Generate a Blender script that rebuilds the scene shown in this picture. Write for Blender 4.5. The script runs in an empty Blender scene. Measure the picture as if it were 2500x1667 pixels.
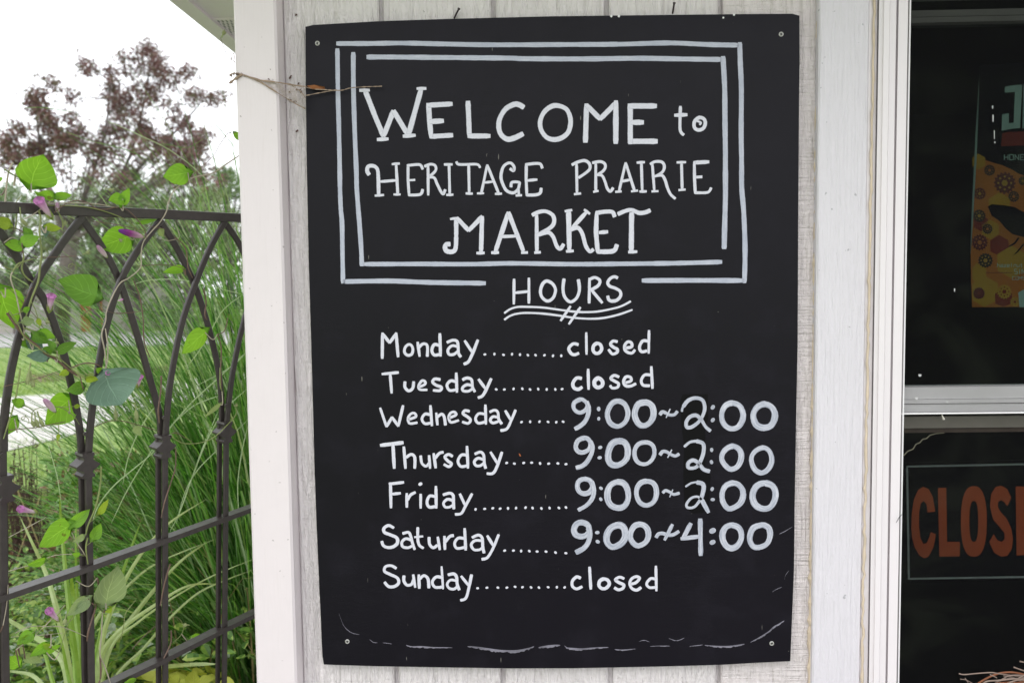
import bpy, math, random
import numpy as np
from mathutils import Vector, Matrix
R = math.radians
random.seed(7)
rng = np.random.default_rng(7)
S = bpy.context.scene
COL = S.collection

# ------------------------------------------------------------------ camera
FPX = 28/36*2500                       # focal length in pixels of the 2500 px wide photograph
CAM = Vector((0, -1.47, 1.55))
yaw, pitch, roll = R(1.35), R(3.6), 0.0135
fw = Vector((-math.sin(yaw)*math.cos(pitch), math.cos(yaw)*math.cos(pitch), -math.sin(pitch)))
r0 = fw.cross(Vector((0, 0, 1))).normalized()
u0 = r0.cross(fw).normalized()
rt = r0*math.cos(roll) - u0*math.sin(roll)
up = u0*math.cos(roll) + r0*math.sin(roll)
cd = bpy.data.cameras.new('camera'); cam = bpy.data.objects.new('camera', cd); COL.objects.link(cam)
cd.lens = 28; cd.sensor_width = 36; cd.clip_start = .05; cd.clip_end = 2000
cd.dof.use_dof = True; cd.dof.focus_distance = 1.5; cd.dof.aperture_fstop = 5.0
M = Matrix((rt, up, -fw)).transposed().to_4x4(); M.translation = CAM
cam.matrix_world = M
S.camera = cam

# ------------------------------------------------------------------ light: bright overcast
w = bpy.data.worlds.new('World'); S.world = w; w.use_nodes = True
nt = w.node_tree; nt.nodes.clear()
SUN_EL, SUN_ROT = 52, 200
sky = nt.nodes.new('ShaderNodeTexSky'); sky.sky_type = 'NISHITA'; sky.sun_disc = False
sky.sun_elevation = R(SUN_EL); sky.sun_rotation = R(SUN_ROT); sky.dust_density = 3
cloud = nt.nodes.new('ShaderNodeMix'); cloud.data_type = 'RGBA'
cloud.inputs['Factor'].default_value = .88
tc = nt.nodes.new('ShaderNodeTexCoord'); nz = nt.nodes.new('ShaderNodeTexNoise'); nz.inputs['Scale'].default_value = 1.6
nz.inputs['Detail'].default_value = 5
cr = nt.nodes.new('ShaderNodeValToRGB')
cr.color_ramp.elements[0].position = .3; cr.color_ramp.elements[0].color = (12, 12.2, 12.7, 1)
cr.color_ramp.elements[1].position = .7; cr.color_ramp.elements[1].color = (13.5, 13.7, 14, 1)
bg = nt.nodes.new('ShaderNodeBackground'); bg.inputs['Strength'].default_value = .12
wo = nt.nodes.new('ShaderNodeOutputWorld')
L = nt.links.new
L(tc.outputs['Generated'], nz.inputs['Vector']); L(nz.outputs['Fac'], cr.inputs['Fac'])
L(sky.outputs['Color'], cloud.inputs['A']); L(cr.outputs['Color'], cloud.inputs['B'])
L(cloud.outputs['Result'], bg.inputs['Color']); L(bg.outputs['Background'], wo.inputs['Surface'])
sl = bpy.data.lights.new('sun', 'SUN'); sl.energy = .8; sl.angle = R(40); sl.color = (1, .97, .92)
so = bpy.data.objects.new('sun', sl); COL.objects.link(so)
so.rotation_euler = (R(90-SUN_EL), 0, R(-28))       # from behind the camera's left shoulder, high
S.view_settings.view_transform = 'Standard'; S.view_settings.look = 'None'
S.view_settings.exposure = .32; S.view_settings.gamma = 1; S.view_settings.use_curve_mapping = False
S.render.engine = 'CYCLES'

# ------------------------------------------------------------------ surveying helpers: photo measurements -> metres on real planes
def ray(px, py):
    return fw + rt*((px-1250)/FPX) + up*((833.5-py)/FPX)
def P(px, py, Y=0.0):
    d = ray(px, py); return CAM + d*((Y-CAM.y)/d.y)
def PD(px, py, dep):
    return CAM + ray(px, py)*dep
def PG(px, py, z=0.0):
    d = ray(px, py); return CAM + d*((z-CAM.z)/d.z)
def fence_depth(px, py):
    return 1/(3.287e-4*(2450-.1585*(py-600)-px))
def PF(px, py, off=0.0):
    return PD(px, py, fence_depth(px, py)+off)

# ------------------------------------------------------------------ object helpers
def tag(o, label=None, cat=None, group=None, kind=None):
    if label: o['label'] = label
    if cat: o['category'] = cat
    if group: o['group'] = group
    if kind: o['kind'] = kind
    return o
def empty(name, loc, label=None, cat=None, group=None):
    o = bpy.data.objects.new(name, None); COL.objects.link(o); o.location = loc; o.empty_display_size = .05
    return tag(o, label, cat, group)
def link(name, me, mat=None, parent=None):
    o = bpy.data.objects.new(name, me); COL.objects.link(o)
    if mat is not None and not me.materials: me.materials.append(mat)
    if parent is not None:
        o.parent = parent
        q = parent; loc = Vector((0, 0, 0))
        while q is not None: loc += q.location; q = q.parent
        o.location = -loc
    return o
class MB:
    def __init__(s): s.v = []; s.f = []; s.uv = []
    def face(s, vs, uvs=None):
        b = len(s.v); s.v += [tuple(v) for v in vs]; s.f.append(tuple(range(b, b+len(vs))))
        s.uv += uvs if uvs else [(0, 0)]*len(vs)
    def mesh(s, name, smooth=False, weld=False):
        me = bpy.data.meshes.new(name); me.from_pydata(s.v, [], s.f); 
        ul = me.uv_layers.new(name='UVMap'); ul.data.foreach_set('uv', [c for p in s.uv for c in p])
        if weld:
            import bmesh
            bm = bmesh.new(); bm.from_mesh(me); bmesh.ops.remove_doubles(bm, verts=bm.verts, dist=1e-6)
            bmesh.ops.recalc_face_normals(bm, faces=bm.faces)
            bm.to_mesh(me); bm.free()
        if smooth: me.polygons.foreach_set('use_smooth', [True]*len(me.polygons))
        me.update(); return me
    def build(s, name, mat, parent=None, smooth=False, weld=False):
        return link(name, s.mesh(name, smooth, weld), mat, parent)
    def hexa(s, c):                       # 8 corners: 0-3 front loop, 4-7 back loop
        for q in ((0, 1, 2, 3), (7, 6, 5, 4), (0, 4, 5, 1), (1, 5, 6, 2), (2, 6, 7, 3), (3, 7, 4, 0)):
            s.face([c[i] for i in q])
    def box(s, x0, x1, y0, y1, z0, z1, bev=0):
        if bev:
            b = bev
            prof = [(x0+b, y0), (x1-b, y0), (x1, y0+b), (x1, y1), (x0, y1), (x0, y0+b)]
            s.prism(prof, z0, z1)
        else:
            s.hexa([Vector(p) for p in ((x0, y0, z0), (x1, y0, z0), (x1, y0, z1), (x0, y0, z1), (x0, y1, z0), (x1, y1, z0), (x1, y1, z1), (x0, y1, z1))])
    def prism(s, prof, z0, z1):           # profile in XY, extruded in Z
        n = len(prof)
        s.face([(x, y, z1) for x, y in prof]); s.face([(x, y, z0) for x, y in reversed(prof)])
        for i in range(n):
            a, b = prof[i], prof[(i+1) % n]
            s.face([(a[0], a[1], z0), (b[0], b[1], z0), (b[0], b[1], z1), (a[0], a[1], z1)])
    def tube(s, pts, rad, n=6, cap=True):
        pts = [Vector(p) for p in pts]
        rad = rad if hasattr(rad, '__len__') else [rad]*len(pts)
        rings = []; ref = Vector((.13, .31, .94)).normalized(); acc = 0
        for i, p in enumerate(pts):
            d = (pts[min(i+1, len(pts)-1)]-pts[max(i-1, 0)])
            if d.length < 1e-9: d = Vector((0, 0, 1))
            d.normalize(); a = d.cross(ref)
            if a.length < .05: a = d.cross(Vector((1, 0, 0)))
            a.normalize(); b = d.cross(a)
            if i: acc += (p-pts[i-1]).length
            rings.append(([p+(a*math.cos(t*2*math.pi/n)+b*math.sin(t*2*math.pi/n))*rad[i] for t in range(n)], acc))
        for i in range(len(rings)-1):
            (A, ua), (B, ub) = rings[i], rings[i+1]
            for k in range(n):
                s.face([A[k], A[(k+1) % n], B[(k+1) % n], B[k]], [(ua, k/n), (ua, (k+1)/n), (ub, (k+1)/n), (ub, k/n)])
        if cap:
            s.face(list(reversed(rings[0][0]))); s.face(rings[-1][0])
    def ribbon(s, pts, wid, side, uv0=0, fold=0, nrm=None):
        """strip of changing width along pts; side = list of unit side vectors"""
        acc = 0; prev = None
        for i, p in enumerate(pts):
            if i: acc += (p-pts[i-1]).length
            sd = side[i]*wid[i]*.5
            mid = p.copy()
            if fold and nrm: mid = p - nrm[i]*wid[i]*fold
            cur = (p-sd, mid, p+sd, acc)
            if prev:
                s.face([prev[0], prev[1], cur[1], cur[0]], [(prev[3], 0), (prev[3], .5), (cur[3], .5), (cur[3], 0)])
                s.face([prev[1], prev[2], cur[2], cur[1]], [(prev[3], .5), (prev[3], 1), (cur[3], 1), (cur[3], .5)])
            prev = cur
def smooth_pts(pts, n=6, closed=False):
    pts = [Vector(p) for p in pts]
    if len(pts) < 3: return pts
    out = []; N = len(pts)
    rngi = range(N if closed else N-1)
    for i in rngi:
        if closed: a, b, c, d = pts[(i-1) % N], pts[i], pts[(i+1) % N], pts[(i+2) % N]
        else: a, b, c, d = pts[max(i-1, 0)], pts[i], pts[i+1], pts[min(i+2, N-1)]
        for k in range(n):
            t = k/n
            out.append(.5*((2*b)+(c-a)*t+(2*a-5*b+4*c-d)*t*t+(3*b-a-3*c+d)*t**3))
    if not closed: out.append(pts[-1])
    return out

# ------------------------------------------------------------------ materials
class NT:
    def __init__(s, name):
        s.m = bpy.data.materials.new(name); s.m.use_nodes = True; s.t = s.m.node_tree
        s.b = s.t.nodes['Principled BSDF']; s.out = s.t.nodes['Material Output']
    def n(s, typ, **kw):
        x = s.t.nodes.new('ShaderNode'+typ)
        for k, v in kw.items():
            if k in x.inputs.keys() if hasattr(x.inputs, 'keys') else False: x.inputs[k].default_value = v
            else: setattr(x, k, v)
        return x
    def l(s, a, b): s.t.links.new(a, b)
    def coord(s, scale=(1, 1, 1), src='Object', rot=(0, 0, 0)):
        c = s.n('TexCoord'); mp = s.n('Mapping'); mp.inputs['Scale'].default_value = scale; mp.inputs['Rotation'].default_value = rot
        s.l(c.outputs[src], mp.inputs['Vector']); return mp.outputs['Vector']
    def noise(s, vec, scale, detail=4, rough=.55, dist=0):
        x = s.n('TexNoise'); x.inputs['Scale'].default_value = scale; x.inputs['Detail'].default_value = detail
        x.inputs['Roughness'].default_value = rough; x.inputs['Distortion'].default_value = dist
        s.l(vec, x.inputs['Vector']); return x.outputs['Fac']
    def ramp(s, fac, stops):
        x = s.n('ValToRGB'); e = x.color_ramp.elements
        while len(e) < len(stops): e.new(.5)
        for i, (p, c) in enumerate(stops):
            e[i].position = p; e[i].color = (c, c, c, 1) if not hasattr(c, '__len__') else (*c, 1)
        s.l(fac, x.inputs['Fac']); return x.outputs['Color']
    def mix(s, f, a, b, mode='MIX'):
        x = s.n('Mix'); x.data_type = 'RGBA'; x.blend_type = mode
        for nm, v in (('Factor', f), ('A', a), ('B', b)):
            i = x.inputs[nm]
            if hasattr(v, 'links'): s.l(v, i)
            elif nm == 'Factor': i.default_value = v
            else: i.default_value = (*v, 1) if hasattr(v, '__len__') else (v, v, v, 1)
        return x.outputs['Result']
    def math(s, op, a, b=0.0, c=None):
        x = s.n('Math'); x.operation = op
        for i, v in enumerate((a, b) if c is None else (a, b, c)):
            if hasattr(v, 'links'): s.l(v, x.inputs[i])
            else: x.inputs[i].default_value = v
        return x.outputs[0]
    def bump(s, h, dist, strength=1, prev=None):
        x = s.n('Bump'); x.inputs['Distance'].default_value = dist; x.inputs['Strength'].default_value = strength
        s.l(h, x.inputs['Height'])
        if prev is not None: s.l(prev, x.inputs['Normal'])
        s.l(x.outputs['Normal'], s.b.inputs['Normal']); return x.outputs['Normal']
    def base(s, c):
        i = s.b.inputs['Base Color']
        if hasattr(c, 'links'): s.l(c, i)
        else: i.default_value = (*c, 1)
    def set(s, rough=None, spec=None, metal=None):
        if rough is not None:
            if hasattr(rough, 'links'): s.l(rough, s.b.inputs['Roughness'])
            else: s.b.inputs['Roughness'].default_value = rough
        if spec is not None: s.b.inputs['Specular IOR Level'].default_value = spec
        if metal is not None: s.b.inputs['Metallic'].default_value = metal

def m_painted_wood(name, col, grime_shade, grain=(45, 45, 3), gs=3, bd=.0015, grime_shade_amt=.5, cross=False, rough=.55, spk=True):
    t = NT(name)
    v = t.coord(grain); g = t.noise(v, gs, 6, .6, .4)
    v2 = t.coord((1, 1, 1)); big = t.noise(v2, 5, 4); fine = t.noise(v2, 160, 3)
    h = t.math('ADD', t.math('MULTIPLY', g, 1.0), t.math('MULTIPLY', fine, .25))
    if cross:
        vx = t.coord((3, 3, 60)); h = t.math('ADD', h, t.math('MULTIPLY', t.noise(vx, 3, 4, .6, .3), .8))
    blot = t.ramp(t.noise(v2, 24, 5), [(.4, 0), (.75, 1)])
    h = t.math('ADD', h, t.math('MULTIPLY', big, .5))
    nrm = t.bump(h, bd, .9)
    cr = t.ramp(g, [(.31, 1), (.44, 0)] if grime_shade_amt > .8 else [(.28, 1), (.42, 0)])                      # grime plus relief shading painted into the pores of the grain
    dm = t.math('MULTIPLY', cr, t.math('MULTIPLY', t.ramp(big, [(.35, .25), (.7, 1)]), grime_shade_amt))
    c = t.mix(dm, col, grime_shade)
    if grime_shade_amt > .8:
        wv = t.noise(t.coord((30, 30, 5)), 1.6, 4, .6, 1.5); h2 = t.math('MULTIPLY', wv, 1.2); t.bump(t.math('ADD', h, h2), bd, .9)
        c = t.mix(t.math('MULTIPLY', t.ramp(wv, [(.38, 1), (.52, 0)]), .13), c, tuple(x*.78 for x in col))  # wave hollows darkened in the colour as relief shading
    c = t.mix(t.math('MULTIPLY', blot, .12), c, tuple(x*.8 for x in col))
    if spk:
        sp = t.ramp(t.noise(v2, 95, 2, .5), [(.735, 0), (.76, 1)])
        c = t.mix(t.math('MULTIPLY', sp, .55), c, tuple(x*.5 for x in grime_shade))
    t.base(c); t.set(rough, .35)
    return t.m
def m_plain(name, col, rough=.5, spec=.5, metal=0, var=.15, scale=40, bump=0):
    t = NT(name); v = t.coord(); n = t.noise(v, scale, 4)
    t.base(t.mix(n, tuple(c*(1-var) for c in col), tuple(min(1, c*(1+var)) for c in col))); t.set(rough, spec, metal)
    if bump: t.bump(n, bump)
    return t.m
def m_leaf(name, cols, rough=.45, trans=.45, veins=False, stripe=False, spots=False, tcol=None):
    """leaf: island-random colour, light passing through, optional veins (UV) or pale midrib (UV v)"""
    t = NT(name); g = t.n('NewGeometry'); rnd = g.outputs['Random Per Island']
    k = len(cols); c = t.ramp(rnd, [(i/max(1, k-1), cols[i]) for i in range(k)])
    nz_ = t.noise(t.coord(), 30, 3)
    c = t.mix(.35, c, t.ramp(nz_, [(.3, .55), (.7, 1)]), 'MULTIPLY')
    if veins or stripe:
        uv = t.n('TexCoord').outputs['UV']; sx = t.n('SeparateXYZ'); t.l(uv, sx.inputs[0])
    if veins:
        x = t.math('ABSOLUTE', t.math('SUBTRACT', sx.outputs[0], .5)); y = sx.outputs[1]
        mid = t.ramp(x, [(.006, 1), (.016, 0)])
        q = t.math('FRACT', t.math('MULTIPLY', t.math('SUBTRACT', y, t.math('MULTIPLY', t.math('POWER', x, .85), .8)), 5.5))
        sd = t.ramp(t.math('ABSOLUTE', t.math('SUBTRACT', q, .5)), [(.02, 1), (.07, 0)])
        vn = t.math('MAXIMUM', mid, t.math('MULTIPLY', sd, .6))
        c = t.mix(t.math('MULTIPLY', vn, .4), c, tuple(min(1, q_*1.9+.08) for q_ in cols[-1]))
        t.bump(t.math('ADD', t.math('MULTIPLY', vn, -.8), t.math('MULTIPLY', nz_, .6)), .0012, .8)
        if spots:
            sp = t.ramp(t.noise(t.coord(), 60, 3), [(.66, 0), (.70, 1)]); c = t.mix(t.math('MULTIPLY', sp, .65), c, (.10, .07, .02))
    if stripe:
        x = t.math('ABSOLUTE', t.math('SUBTRACT', sx.outputs[1], .5))
        c = t.mix(t.math('MULTIPLY', t.ramp(x, [(.03, 1), (.1, 0)]), .28), c, (.38, .47, .3))
    t.base(c); t.set(rough, .4)
    tr = t.n('BsdfTranslucent'); mx = t.n('MixShader'); mx.inputs[0].default_value = trans
    tc_ = t.mix(1.0, c, (1.25, 1.15, .5), 'MULTIPLY') if tcol is None else t.mix(1.0, c, tcol, 'MULTIPLY')
    t.l(tc_, tr.inputs['Color'])
    t.l(t.b.outputs[0], mx.inputs[1]); t.l(tr.outputs[0], mx.inputs[2]); t.l(mx.outputs[0], t.out.inputs['Surface'])
    return t.m

M_siding = m_painted_wood('siding_paint', (.79, .745, .75), (.44, .385, .375), bd=.012, grime_shade_amt=.81)
M_siding_r = m_painted_wood('rough_siding_paint', (.78, .72, .72), (.44, .40, .37), bd=.009, grime_shade_amt=.81, cross=True)
M_corner = m_painted_wood('corner_paint', (.73, .67, .69), (.45, .38, .36), grain=(90, 90, 4), bd=.0004, grime_shade_amt=.15)
M_trim = m_painted_wood('trim_paint', (.69, .665, .71), (.42, .42, .46), grain=(110, 110, 5), gs=2, bd=.004, grime_shade_amt=.2, rough=.45)
M_vinyl = m_plain('white_vinyl', (.74, .70, .72), .35, .5, var=.02)
M_vinyl_c = m_plain('cream_vinyl', (.74, .74, .66), .4, .5, var=.03)
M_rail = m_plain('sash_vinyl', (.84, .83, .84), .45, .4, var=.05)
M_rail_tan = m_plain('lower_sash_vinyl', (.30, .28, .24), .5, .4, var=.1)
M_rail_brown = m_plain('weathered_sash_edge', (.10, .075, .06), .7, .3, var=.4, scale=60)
M_caulk = m_plain('caulk', (.62, .52, .40), .6, .3, var=.25, scale=30, bump=.002)
M_dark = m_plain('dark_gap', (.02, .018, .02), .8, .1)
M_soffit = m_plain('soffit_vinyl', (.95, .86, .95), .5, .3, var=.03)
M_slot = m_plain('vent_slot', (.03, .03, .03), .8, .1)
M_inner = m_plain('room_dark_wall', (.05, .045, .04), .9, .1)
M_nail = m_plain('rusty_nail', (.045, .03, .035), .6, .5, .4, var=.3)
M_screw = m_plain('zinc_screw', (.42, .42, .40), .42, .5, .35, var=.15, scale=200)
M_screwhole = m_plain('screw_recess', (.01, .01, .01), .8, .1)

# chalkboard-black painted plywood
def m_board():
    t = NT('black_board_paint'); v = t.coord()
    br = t.noise(t.coord((6, 6, 160)), 3, 5, .6, .2); big = t.noise(v, 3.2, 4); mid = t.noise(v, 14, 5, .6); fine = t.noise(v, 240, 2)
    c = t.mix(big, (.0030, .0025, .0048), (.0054, .0044, .0088))
    dust = t.ramp(mid, [(.52, 0), (.8, 1)]); c = t.mix(t.math('MULTIPLY', dust, .16), c, (.028, .026, .040))
    # small scratches where the ply shows, flecks
    sc = t.noise(t.coord((230, 230, 32)), 1, 1, .4); scm = t.ramp(sc, [(.80, 0), (.825, 1)])
    fl = t.noise(v, 190, 1); flm = t.ramp(fl, [(.83, 0), (.86, 1)])
    c = t.mix(t.math('MULTIPLY', t.math('MAXIMUM', scm, flm), .6), c, (.28, .27, .24))
    t.base(c)
    t.set(t.ramp(mid, [(.3, .34), (.75, .46)]), .17)
    wr = t.noise(t.coord((5, 5, 22)), 3.5, 5, .62, 1.2); wrm = t.ramp(wr, [(.47, 0), (.5, 1), (.53, 0)])
    edge = t.ramp(t.noise(v, 2.1, 3), [(.48, 0), (.62, 1)])
    h = t.math('ADD', t.math('MULTIPLY', br, .35), t.math('MULTIPLY', t.math('MULTIPLY', wrm, edge), .55))
    h = t.math('ADD', h, t.math('MULTIPLY', fine, .12))
    t.bump(h, .00035, .55)
    return t.m
M_board = m_board()
M_patch = m_plain('fresh_black_paint', (.0022, .0021, .0028), .42, .13, var=.2, scale=30)
M_torn = m_plain('torn_board_lip', (.14, .135, .165), .6, .3, var=.95, scale=38)
M_fibre = m_plain('board_edge', (.16, .17, .14), .8, .2, var=.4, scale=80)
def m_paint(name, hi, lo, lo_amt, thin):
    t = NT(name); uv = t.n('TexCoord').outputs['UV']
    mp = t.n('Mapping'); mp.inputs['Scale'].default_value = (38, 5, 1); t.l(uv, mp.inputs['Vector'])
    st = t.noise(mp.outputs['Vector'], 1, 4, .6, .3); cl = t.noise(t.coord(), 22, 3); fn = t.noise(t.coord(), 320, 2)
    f = t.math('MULTIPLY', t.ramp(st, [(.35, 0), (.68, 1)]), lo_amt)
    c = t.mix(f, hi, lo); c = t.mix(t.math('MULTIPLY', t.ramp(cl, [(.45, 0), (.75, 1)]), thin), c, lo)
    c = t.mix(t.math('MULTIPLY', t.ramp(fn, [(.3, 1), (.5, 0)]), .16), c, (.25, .25, .31))
    mp2 = t.n('Mapping'); mp2.inputs['Scale'].default_value = (22, 13, 1); t.l(uv, mp2.inputs['Vector']); dr = t.noise(mp2.outputs['Vector'], 1, 3, .6)
    c = t.mix(t.math('MULTIPLY', t.ramp(dr, [(.60, 0), (.74, 1)]), .45*min(1, lo_amt+.3)), c, tuple(x*.5 for x in lo))
    sx = t.n('SeparateXYZ'); t.l(uv, sx.inputs[0]); ed = t.math('ABSOLUTE', t.math('SUBTRACT', sx.outputs[1], .5)); ed2 = t.math('ADD', ed, t.math('MULTIPLY', t.math('SUBTRACT', fn, .5), .22))
    c = t.mix(t.math('MULTIPLY', t.ramp(ed2, [(.40, 0), (.50, 1)]), .6), c, (.10, .10, .14))
    t.base(c); t.set(.5, .35); t.bump(t.math('ADD', st, fn), .0003, .7); return t.m
M_white = m_paint('white_brush_paint', (.66, .66, .73), (.48, .495, .58), .35, .2)
M_streak = m_paint('streaky_brush_paint', (.58, .595, .66), (.24, .27, .345), .85, .3)
M_border = m_paint('thin_brush_paint', (.50, .52, .60), (.32, .35, .44), .65, .5)

# ------------------------------------------------------------------ SETTING: ground, lawn, path, road
def m_ground(name, c1, c2, c3, sc=3, bd=.01):
    t = NT(name); v = t.coord(); a = t.noise(v, sc, 6, .65); b = t.noise(v, sc*14, 4, .6)
    c = t.mix(t.ramp(a, [(.35, 0), (.65, 1)]), c1, c2); c = t.mix(t.math('MULTIPLY', t.ramp(b, [(.45, 0), (.7, 1)]), .6), c, c3)
    t.base(c); t.set(.9, .2); t.bump(t.math('ADD', a, b), bd); return t.m
M_soil = m_ground('garden_soil', (.045, .032, .025), (.075, .055, .04), (.14, .10, .075), 6, .02)
M_lawn = m_ground('lawn_turf', (.21, .31, .10), (.27, .37, .13), (.33, .38, .18), 1.2, .02)
M_path = m_ground('concrete_path', (.52, .50, .47), (.60, .58, .55), (.45, .43, .40), 2, .003)
M_road = m_ground('pale_asphalt', (.40, .39, .39), (.48, .47, .46), (.36, .35, .35), 2, .003)
M_mulch = m_ground('mulch', (.14, .09, .065), (.2, .14, .1), (.09, .06, .045), 5, .02)
def sheet(name, pts, z, mat, kind='structure'):
    mb = MB(); mb.face([(p[0], p[1], z) for p in pts]); o = mb.build(name, mat); tag(o, kind=kind); return o
sheet('ground', [(-300, -200), (300, -200), (300, 600), (-300, 600)], 0, M_lawn)
sheet('flower_bed', [(-6, -.9), (.0, -.9), (.0, 5.0), (-1.9, 5.6), (-6, 4.0)], .004, M_soil)
M_front = m_ground('bounce_walk', (.30, .285, .28), (.36, .34, .335), (.24, .23, .22), 3, .005)
sheet('bounce_paving', [(-1.4, -8), (6, -8), (6, -.02), (.02, -.02), (.02, -.9), (-1.4, -.9)], .008, M_front)  # unseen ground, made pale to bounce light onto eave and wall
def groundpoly(name, px, mat, z):
    pts = [PG(x, y, z) for x, y in px]; return sheet(name, [(p.x, p.y) for p in pts], z, mat)
groundpoly('garden_path', [(-700, 1010), (0, 970), (190, 958), (380, 935), (700, 900), (900, 880), (900, 905), (700, 935), (500, 968), (400, 985), (300, 1012), (160, 1066), (0, 1104), (-300, 1180), (-800, 1330)], M_path, .012)
groundpoly('mulch_bed', [(70, 915), (200, 905), (420, 893), (420, 906), (200, 925), (60, 936)], M_mulch, .008)
groundpoly('road', [(-1500, 860), (0, 848), (700, 838), (2200, 830), (2200, 806), (700, 808), (0, 811), (-1500, 818)], M_road, .016)

# ------------------------------------------------------------------ THE MARKET BUILDING
ZT = 2.45                                              # underside of the eaves
bld = empty('market_building', (0, 0, 0), 'white market building clad in grooved painted boards with window and eaves', 'building')
gx = [((P(a, 8).x + P(b, 1655).x)/2) for a, b in ((926, 972), (1199.5, 1231), (1476, 1491.5), (1754.5, 1759.5))]
step = (gx[3]-gx[0])/3
GX = [gx[0]+step*k for k in range(0, 5)]; CYF = -.040
XL = (P(567.5, 0, -.040).x+P(626, 1667, -.040).x)/2                   # outer corner of the house
XC = (P(671, 0, -.040).x+P(726, 1667, -.040).x)/2       # inner edge of the corner board
XT0 = (P(2002.8, 0, -.018).x+P(1981.4, 1667, -.018).x)/2
def X(px, Y): return P(px, 833, Y).x
XT1 = X(2113, -.018)
gw = .0045                                              # half groove
WX0, WX1, WZ0, WZ1 = X(2131, -.01), X(2131, -.01)+1.15, .62, P(2300, -30, .03).z
edges = [XC+.0005]+[g for g in GX if g > XC-.05]+[XT0+.05]
xs = edges
for i in range(len(xs)-1):
    a = xs[i]+(gw if i else 0); b = xs[i+1]-gw
    if i == len(xs)-2: b = xs[i+1]
    mb = MB(); z0 = .12
    bv = .003
    mb.prism([(a, .012), (a, bv), (a+bv, 0), (b-bv, 0), (b, bv), (b, .012)], z0, ZT)
    mb.build('siding_board', M_siding_r if b > gx[3]-.01 and a > gx[3]-.02 else M_siding, bld)
# boards above, below and right of the window
x = XT0+.05
while x < WX1+1.0:
    b = min(x+step, WX1+1.0)
    for za, zb in (((.12, WZ0-.09),) + ((WZ1+.09, ZT),) if x < WX1+.09 else ((.12, ZT),)):
        mb = MB(); mb.prism([(x+gw, .012), (x+gw, .003), (x+gw+.003, 0), (b-gw-.003, 0), (b-gw, .003), (b-gw, .012)], za, zb)
        mb.build('siding_board', M_siding_r, bld)
    x = b
mb = MB()                                               # sheathing behind, with the window hole
for a, b, za, zb in ((XC+.0005, WX0, .1, ZT), (WX1, WX1+1.0, .1, ZT), (WX0, WX1, .1, WZ0), (WX0, WX1, WZ1, ZT)):
    mb.box(a, b, .0125, .10, za, zb)
mb.build('sheathing', M_siding, bld)
mb = MB(); mb.box(XL-.0, XC, -.040, .09, .1, ZT, bev=.004); mb.build('corner_board', M_corner, bld)
mb = MB(); mb.box(XL+.004, XL+.1, .0905, 5.2, .1, ZT); mb.build('side_wall', M_siding, bld)
mb = MB(); mb.box(XL+.1, WX1+1.0, 5.1, 5.2, .1, ZT); mb.box(WX1+.9, WX1+1.0, .101, 5.1, .1, ZT); mb.build('rear_wall', M_siding, bld)
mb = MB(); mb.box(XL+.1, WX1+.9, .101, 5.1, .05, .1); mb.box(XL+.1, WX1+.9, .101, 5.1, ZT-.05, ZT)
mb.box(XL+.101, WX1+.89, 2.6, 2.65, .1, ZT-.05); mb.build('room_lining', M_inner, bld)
# window trim board
mb = MB(); mb.box(XT0, XT1, -.018, -.0005, WZ0-.09, ZT-.02, bev=.003); mb.build('trim_board', M_trim, bld)
mb = MB(); mb.box(WX1+.02, WX1+.11, -.018, -.0005, WZ0-.09, ZT-.02, bev=.003); mb.build('trim_board', M_trim, bld)
mb = MB(); mb.box(XT1+.001, WX1+.019, -.018, -.0005, WZ0-.09, WZ0-.02, bev=.003); mb.build('trim_board', M_trim, bld)
# caulk beads: uneven
def bead(name, px_top, px_bot, Y, r, seed):
    rr = random.Random(seed); pts = []; rad = []
    zt, zb = ZT-.03, .7; a = P(px_top, 0, Y).x; b = P(px_bot, 1667, Y).x; za = P(px_top, 0, Y).z; zb_ = P(px_bot, 1667, Y).z
    n = 150
    for i in range(n+1):
        z = zt+(zb-zt)*i/n; x_ = a+(b-a)*(za-z)/(za-zb_)
        pts.append(Vector((x_+rr.uniform(-.0006, .0006)*(1+i/60), Y+rr.uniform(-.0004, .0004), z)))
        rad.append(r*(rr.uniform(.75, 1.15)+(.35*rr.random() if rr.random() > .8 else 0)*(i/n*1.6)))
    mb = MB(); mb.tube(pts, rad, 7); mb.build(name, M_caulk, bld, smooth=True)
bead('caulk_bead', 2001, 1978, -.003, .0050, 1)
bead('caulk_bead', 2135, 2104, -.0185, .0022, 2)
# nails left in the wall
for (xa, ya, xb, yb) in ((1109, 45, 1120, 23), (1642, 34, 1646, 9)):
    a = P(xa, ya, .0); b = P(xb, yb, -.014); mb = MB(); mb.tube([a, a.lerp(b, .5)+Vector((0, 0, .0005)), b], .0016, 8)
    mb.tube([b, b+(b-a).normalized()*.0012], .0026, 8); mb.build('nail', M_nail, bld)
# eaves: soffit and fascia, running back along the side and across the front
HS = ZT; fas = PD(569, 116, 1.0)-CAM; k = (HS-.0-CAM.z)/fas.z; XE = CAM.x+fas.x*k
mb = MB(); mb.box(XE-.02, XE, -.62, 6, HS-.0, HS+.17); mb.build('fascia', M_soffit, bld)
mb = MB(); mb.box(XE, XE+.036, -.60, 6, HS+.0, HS+.011); mb.build('frieze', M_soffit, bld)
mb = MB(); mb.box(XE, WX1+1.6, -.62, -.60, HS, HS+.17); mb.build('fascia', M_soffit, bld)
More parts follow.
